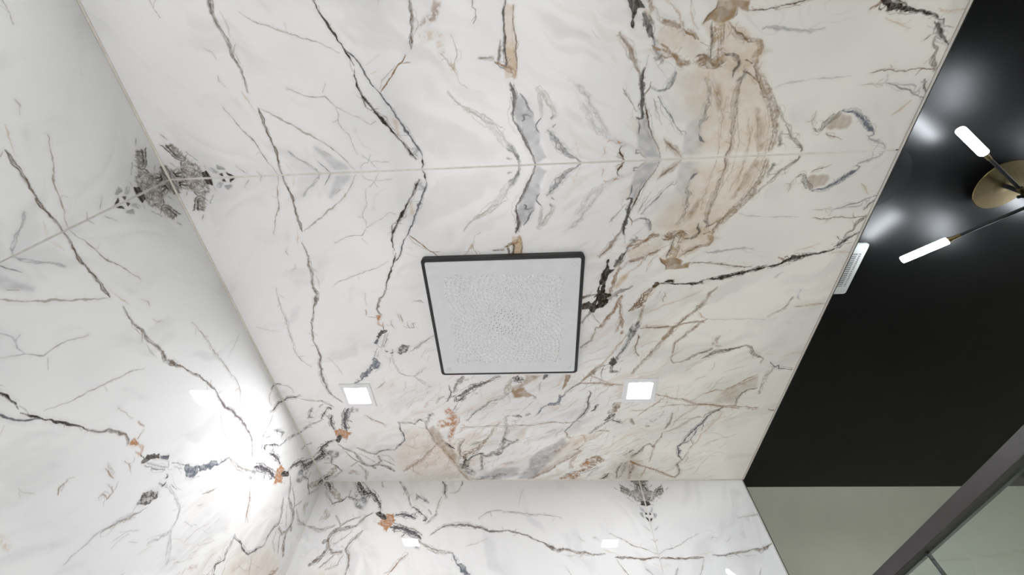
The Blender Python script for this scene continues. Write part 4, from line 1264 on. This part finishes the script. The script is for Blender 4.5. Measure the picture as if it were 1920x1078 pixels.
# ------------------------------------------------------------------ recessed downlights
FRAME_M = plain('white_light_frame', (0.79, 0.79, 0.80), 0.35, vary=0.01)
LED = emitter('led_diffuser', (0.93, 0.955, 1.0), DOWNLIGHT)
def downlight(x, y, w, d, iw, label):
    t = empty('ceiling_light', (x, y, H))
    tag(t, label, 'ceiling light', 'square downlights in the marble ceiling')
    bm = bmesh.new()
    o1, o2 = rounded_rect(w, d, 0.002, 2), rounded_rect(w - 0.004, d - 0.004, 0.002, 2)
    i1, i2 = rounded_rect(iw + 0.006, iw + 0.006, 0.002, 2), rounded_rect(iw, iw, 0.002, 2)
    loft(bm, [[(a, b, 0.0) for a, b in o1], [(a, b, -0.003) for a, b in o1], [(a, b, -0.0045) for a, b in o2],
              [(a, b, -0.0045) for a, b in i1], [(a, b, -0.0012) for a, b in i2]], cap1=False)
    obj('frame', bm, FRAME_M, t)
    bm = bmesh.new()
    loft(bm, [[(a, b, -0.0006) for a, b in i2], [(a, b, -0.0022) for a, b in rounded_rect(iw - 0.001, iw - 0.001, 0.002, 2)]])
    obj('diffuser', bm, LED, t)
    ld = bpy.data.lights.new('beam', 'AREA')
    ld.shape = 'SQUARE'
    ld.size = iw
    ld.spread = math.radians(50)
    ld.energy = BEAM
    ld.color = (0.965, 0.965, 1.0)
    lo = bpy.data.objects.new('beam', ld)
    lo.location = (0, 0, -0.0055)
    C.objects.link(lo)
    lo.parent = t
    return t
downlight(-0.5368, 0.9965, 0.100, 0.104, 0.066, 'lit square white downlight beside the left marble wall')
downlight(0.3467, 0.9921, 0.102, 0.104, 0.066, 'lit square white downlight nearer the black ceiling')
downlight(-0.5368, -0.4300, 0.100, 0.104, 0.066, 'added fill downlight by the left marble wall, unseen behind the camera')  # added lamp, no known fixture here; evens out the brightness
downlight(0.3467, -0.4300, 0.102, 0.104, 0.066, 'added fill downlight by the glass screen, unseen behind the camera')  # second added lamp behind the camera, there only for fill light

# ------------------------------------------------------------------ shower screen
GLASS, nt, bs = new_mat('clear_green_glass')
nt.nodes.remove(bs)
out = nt.nodes['Material Output']
tr = node(nt, 'ShaderNodeBsdfTransparent')
tr.inputs[0].default_value = (0.93, 0.975, 0.945, 1)
gl = node(nt, 'ShaderNodeBsdfGlossy')
gl.inputs['Roughness'].default_value = 0.0
gl.inputs['Color'].default_value = (0.95, 1.0, 0.97, 1)
fr = node(nt, 'ShaderNodeFresnel')
fr.inputs['IOR'].default_value = 1.5
ms = node(nt, 'ShaderNodeMixShader')
geo = node(nt, 'ShaderNodeNewGeometry')
front = math_n(nt, 'SUBTRACT', 1.0, geo.outputs['Backfacing'])
nt.links.new(math_n(nt, 'MULTIPLY', fr.outputs[0], math_n(nt, 'MULTIPLY', front, 1.8)), ms.inputs[0])
nt.links.new(tr.outputs[0], ms.inputs[1])
nt.links.new(gl.outputs[0], ms.inputs[2])
nt.links.new(ms.outputs[0], out.inputs['Surface'])
SEAL = plain('dark_glass_seal', lin((38, 46, 46)), 0.3)
RX0, RX1, RZ0, RZ1 = 0.800, 0.830, ZC + 0.419, ZC + 0.446
GX0, GX1 = 0.811, 0.819
screen = empty('shower_screen', (0.815, YJ, 0))
tag(screen, 'clear shower glass screen hanging under a black metal top rail', 'shower screen')
def local(bm):
    bmesh.ops.translate(bm, verts=bm.verts[:], vec=(-0.815, -YJ, 0))
    return bm
obj('top_rail', local(box((RX0, YF, RZ0), (RX1, YB - 0.001, RZ1), 0.0008, 1)), BLACK_METAL, screen)
SJ = 0.972
obj('glass_pane', local(box((GX0, SJ + 0.0013, 0.012), (GX1, YB - 0.002, RZ0))), GLASS, screen)
obj('glass_pane', local(box((GX0, YF + 0.002, 0.012), (GX1, SJ - 0.0013, RZ0))), GLASS, screen)
obj('pane_seal', local(box((GX0 - 0.0003, SJ - 0.0013, 0.012), (GX1, SJ + 0.0013, RZ0 - 0.0005))), SEAL, screen)
obj('bottom_rail', local(box((RX0 + 0.006, YF, 0.0), (RX1 - 0.006, YB - 0.001, 0.014))), BLACK_METAL, screen)

# ------------------------------------------------------------------ vent grille
VENT_W = plain('white_vent_plastic', (0.40, 0.41, 0.395), 0.5, vary=0.02)
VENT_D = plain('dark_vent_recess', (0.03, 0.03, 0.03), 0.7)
vx0, vx1, vy0, vy1 = 0.7935, 0.9275, 0.5650, 0.7295
vent = empty('vent_grille', ((vx0 + vx1) / 2, (vy0 + vy1) / 2, HB))
tag(vent, 'white slotted vent grille on the black ceiling beside the marble edge', 'vent')
vw, vd = vx1 - vx0, vy1 - vy0
bm = bmesh.new()
ow, om = rounded_rect(vw, vd, 0.008), rounded_rect(vw - 0.006, vd - 0.006, 0.007)
iw = rounded_rect(vw - 0.026, vd - 0.054, 0.0012)
loft(bm, [[(a, b, 0.0) for a, b in ow], [(a, b, -0.006) for a, b in ow], [(a, b, -0.010) for a, b in om], [(a, b, -0.010) for a, b in iw], [(a, b, -0.002) for a, b in iw]], cap1=False)
obj('frame', bm, VENT_W, vent)
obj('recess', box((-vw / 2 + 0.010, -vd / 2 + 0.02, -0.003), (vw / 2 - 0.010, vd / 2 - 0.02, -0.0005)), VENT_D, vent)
NS = 18
pitch = (vd - 0.054) / NS
slat_me = None
for i in range(NS + 1):
    y0 = -vd / 2 + 0.027 + i * pitch - pitch * 0.27
    if slat_me is None:
        o = obj('slat', box((-vw / 2 + 0.012, -pitch * 0.27, -0.0098), (vw / 2 - 0.012, pitch * 0.27, -0.0086)), VENT_W, vent)
        slat_me = o.data
    else:
        o = bpy.data.objects.new('slat', slat_me)
        C.objects.link(o)
        o.parent = vent
    o.location = (0, y0 + pitch * 0.27, 0)
obj('divider', box((vw / 2 - 0.0225, -vd / 2 + 0.026, -0.0099), (vw / 2 - 0.0185, vd / 2 - 0.026, -0.0086)), VENT_W, vent)

# ------------------------------------------------------------------ round black cover on the ceiling
bm = bmesh.new()
ring = lambda rr, z: [(rr * math.cos(2 * PI * i / 56), rr * math.sin(2 * PI * i / 56), z) for i in range(56)]
loft(bm, [ring(0.077, 0), ring(0.077, -0.0012), ring(0.0762, -0.0018), ring(0.03, -0.0024), ring(0.004, -0.0025)])
cover = obj('ceiling_cover', bm, plain('matt_black_cover', (0.004, 0.004, 0.004), 0.5, spec=0.08), None)
cover.location = (0.870, 0.3888, HB)
tag(cover, 'round matt black cover on the black ceiling at the marble edge', 'ceiling cover')

# ------------------------------------------------------------------ chandelier
BRASS = plain('brushed_brass', (0.085, 0.062, 0.026), 0.5, metal=1.0, vary=0.12, scale=260)
ROD = plain('black_rod', (0.008, 0.008, 0.008), 0.5, spec=0.15)
LAMP = emitter('lamp_tube_glow', (0.88, 0.94, 1.0), TUBE)
AX, AY = 1.157, 0.407
ch = empty('chandelier', (AX, AY, HB))
tag(ch, 'brass and black stick chandelier with glowing white tube lamps on the black ceiling', 'chandelier')
rel = lambda x, y, z: (x - AX, y - AY, z + ZC - HB)
ringc = lambda rr, z: [(rr * math.cos(2 * PI * i / 64), rr * math.sin(2 * PI * i / 64), z) for i in range(64)]
bm = bmesh.new()
loft(bm, [ringc(0.030, 0), ringc(0.031, -0.016), ringc(0.0598, -0.0175), ringc(0.0606, -0.0195), ringc(0.0598, -0.021), ringc(0.02, -0.0222), ringc(0.008, -0.024)])
obj('canopy', bm, BRASS, ch)
bm = bmesh.new()
tube_between(bm, (0, 0, -0.022), (0, 0, -0.140), ((0, 0.0048), (1, 0.0048)))
obj('stem', bm, ROD, ch)
def arm(tip, level, length_lamp=0.093, back=0.02):
    """tip: end of the glowing tube; the arm runs from the stem to its lamp"""
    tip = Vector(rel(*tip))
    hub = Vector((0, 0, level + ZC - HB))
    d = (tip - hub).normalized()
    base = tip - d * length_lamp
    bm = bmesh.new()
    tube_between(bm, hub - d * 0.012, hub + d * 0.022, ((0, 0.0048), (0.06, 0.0060), (0.94, 0.0060), (1, 0.0048)), 14)
    obj('joint', bm, BRASS, ch)
    bm = bmesh.new()
    tube_between(bm, hub - d * back, base - d * 0.018, ((0, 0.0036), (1, 0.0036)), 12)
    a_ = obj('arm', bm, ROD, ch)
    bm = bmesh.new()
    tube_between(bm, base - d * 0.024, base + d * 0.001, ((0, 0.0045), (0.5, 0.0048), (0.62, 0.0058), (1, 0.0078)), 16)
    obj('lamp_socket', bm, BRASS, a_)
    bm = bmesh.new()
    tube_between(bm, base, tip, ((0, 0.0083), (0.02, 0.0088), (0.96, 0.0088), (0.985, 0.0082), (1, 0.007)), 20)
    obj('lamp_tube', bm, LAMP, a_, smooth=False)
arm((0.9415, 0.2587, 0.935), 0.930)
arm((0.9718, 0.5840, 0.935), 0.888)
arm((1.250, 0.6330, 0.870), 0.868)
arm((1.070, 0.175, 0.850), 0.850)
arm((1.400, 0.330, 0.920), 0.920)
arm((1.390, 0.520, 0.910), 0.910)
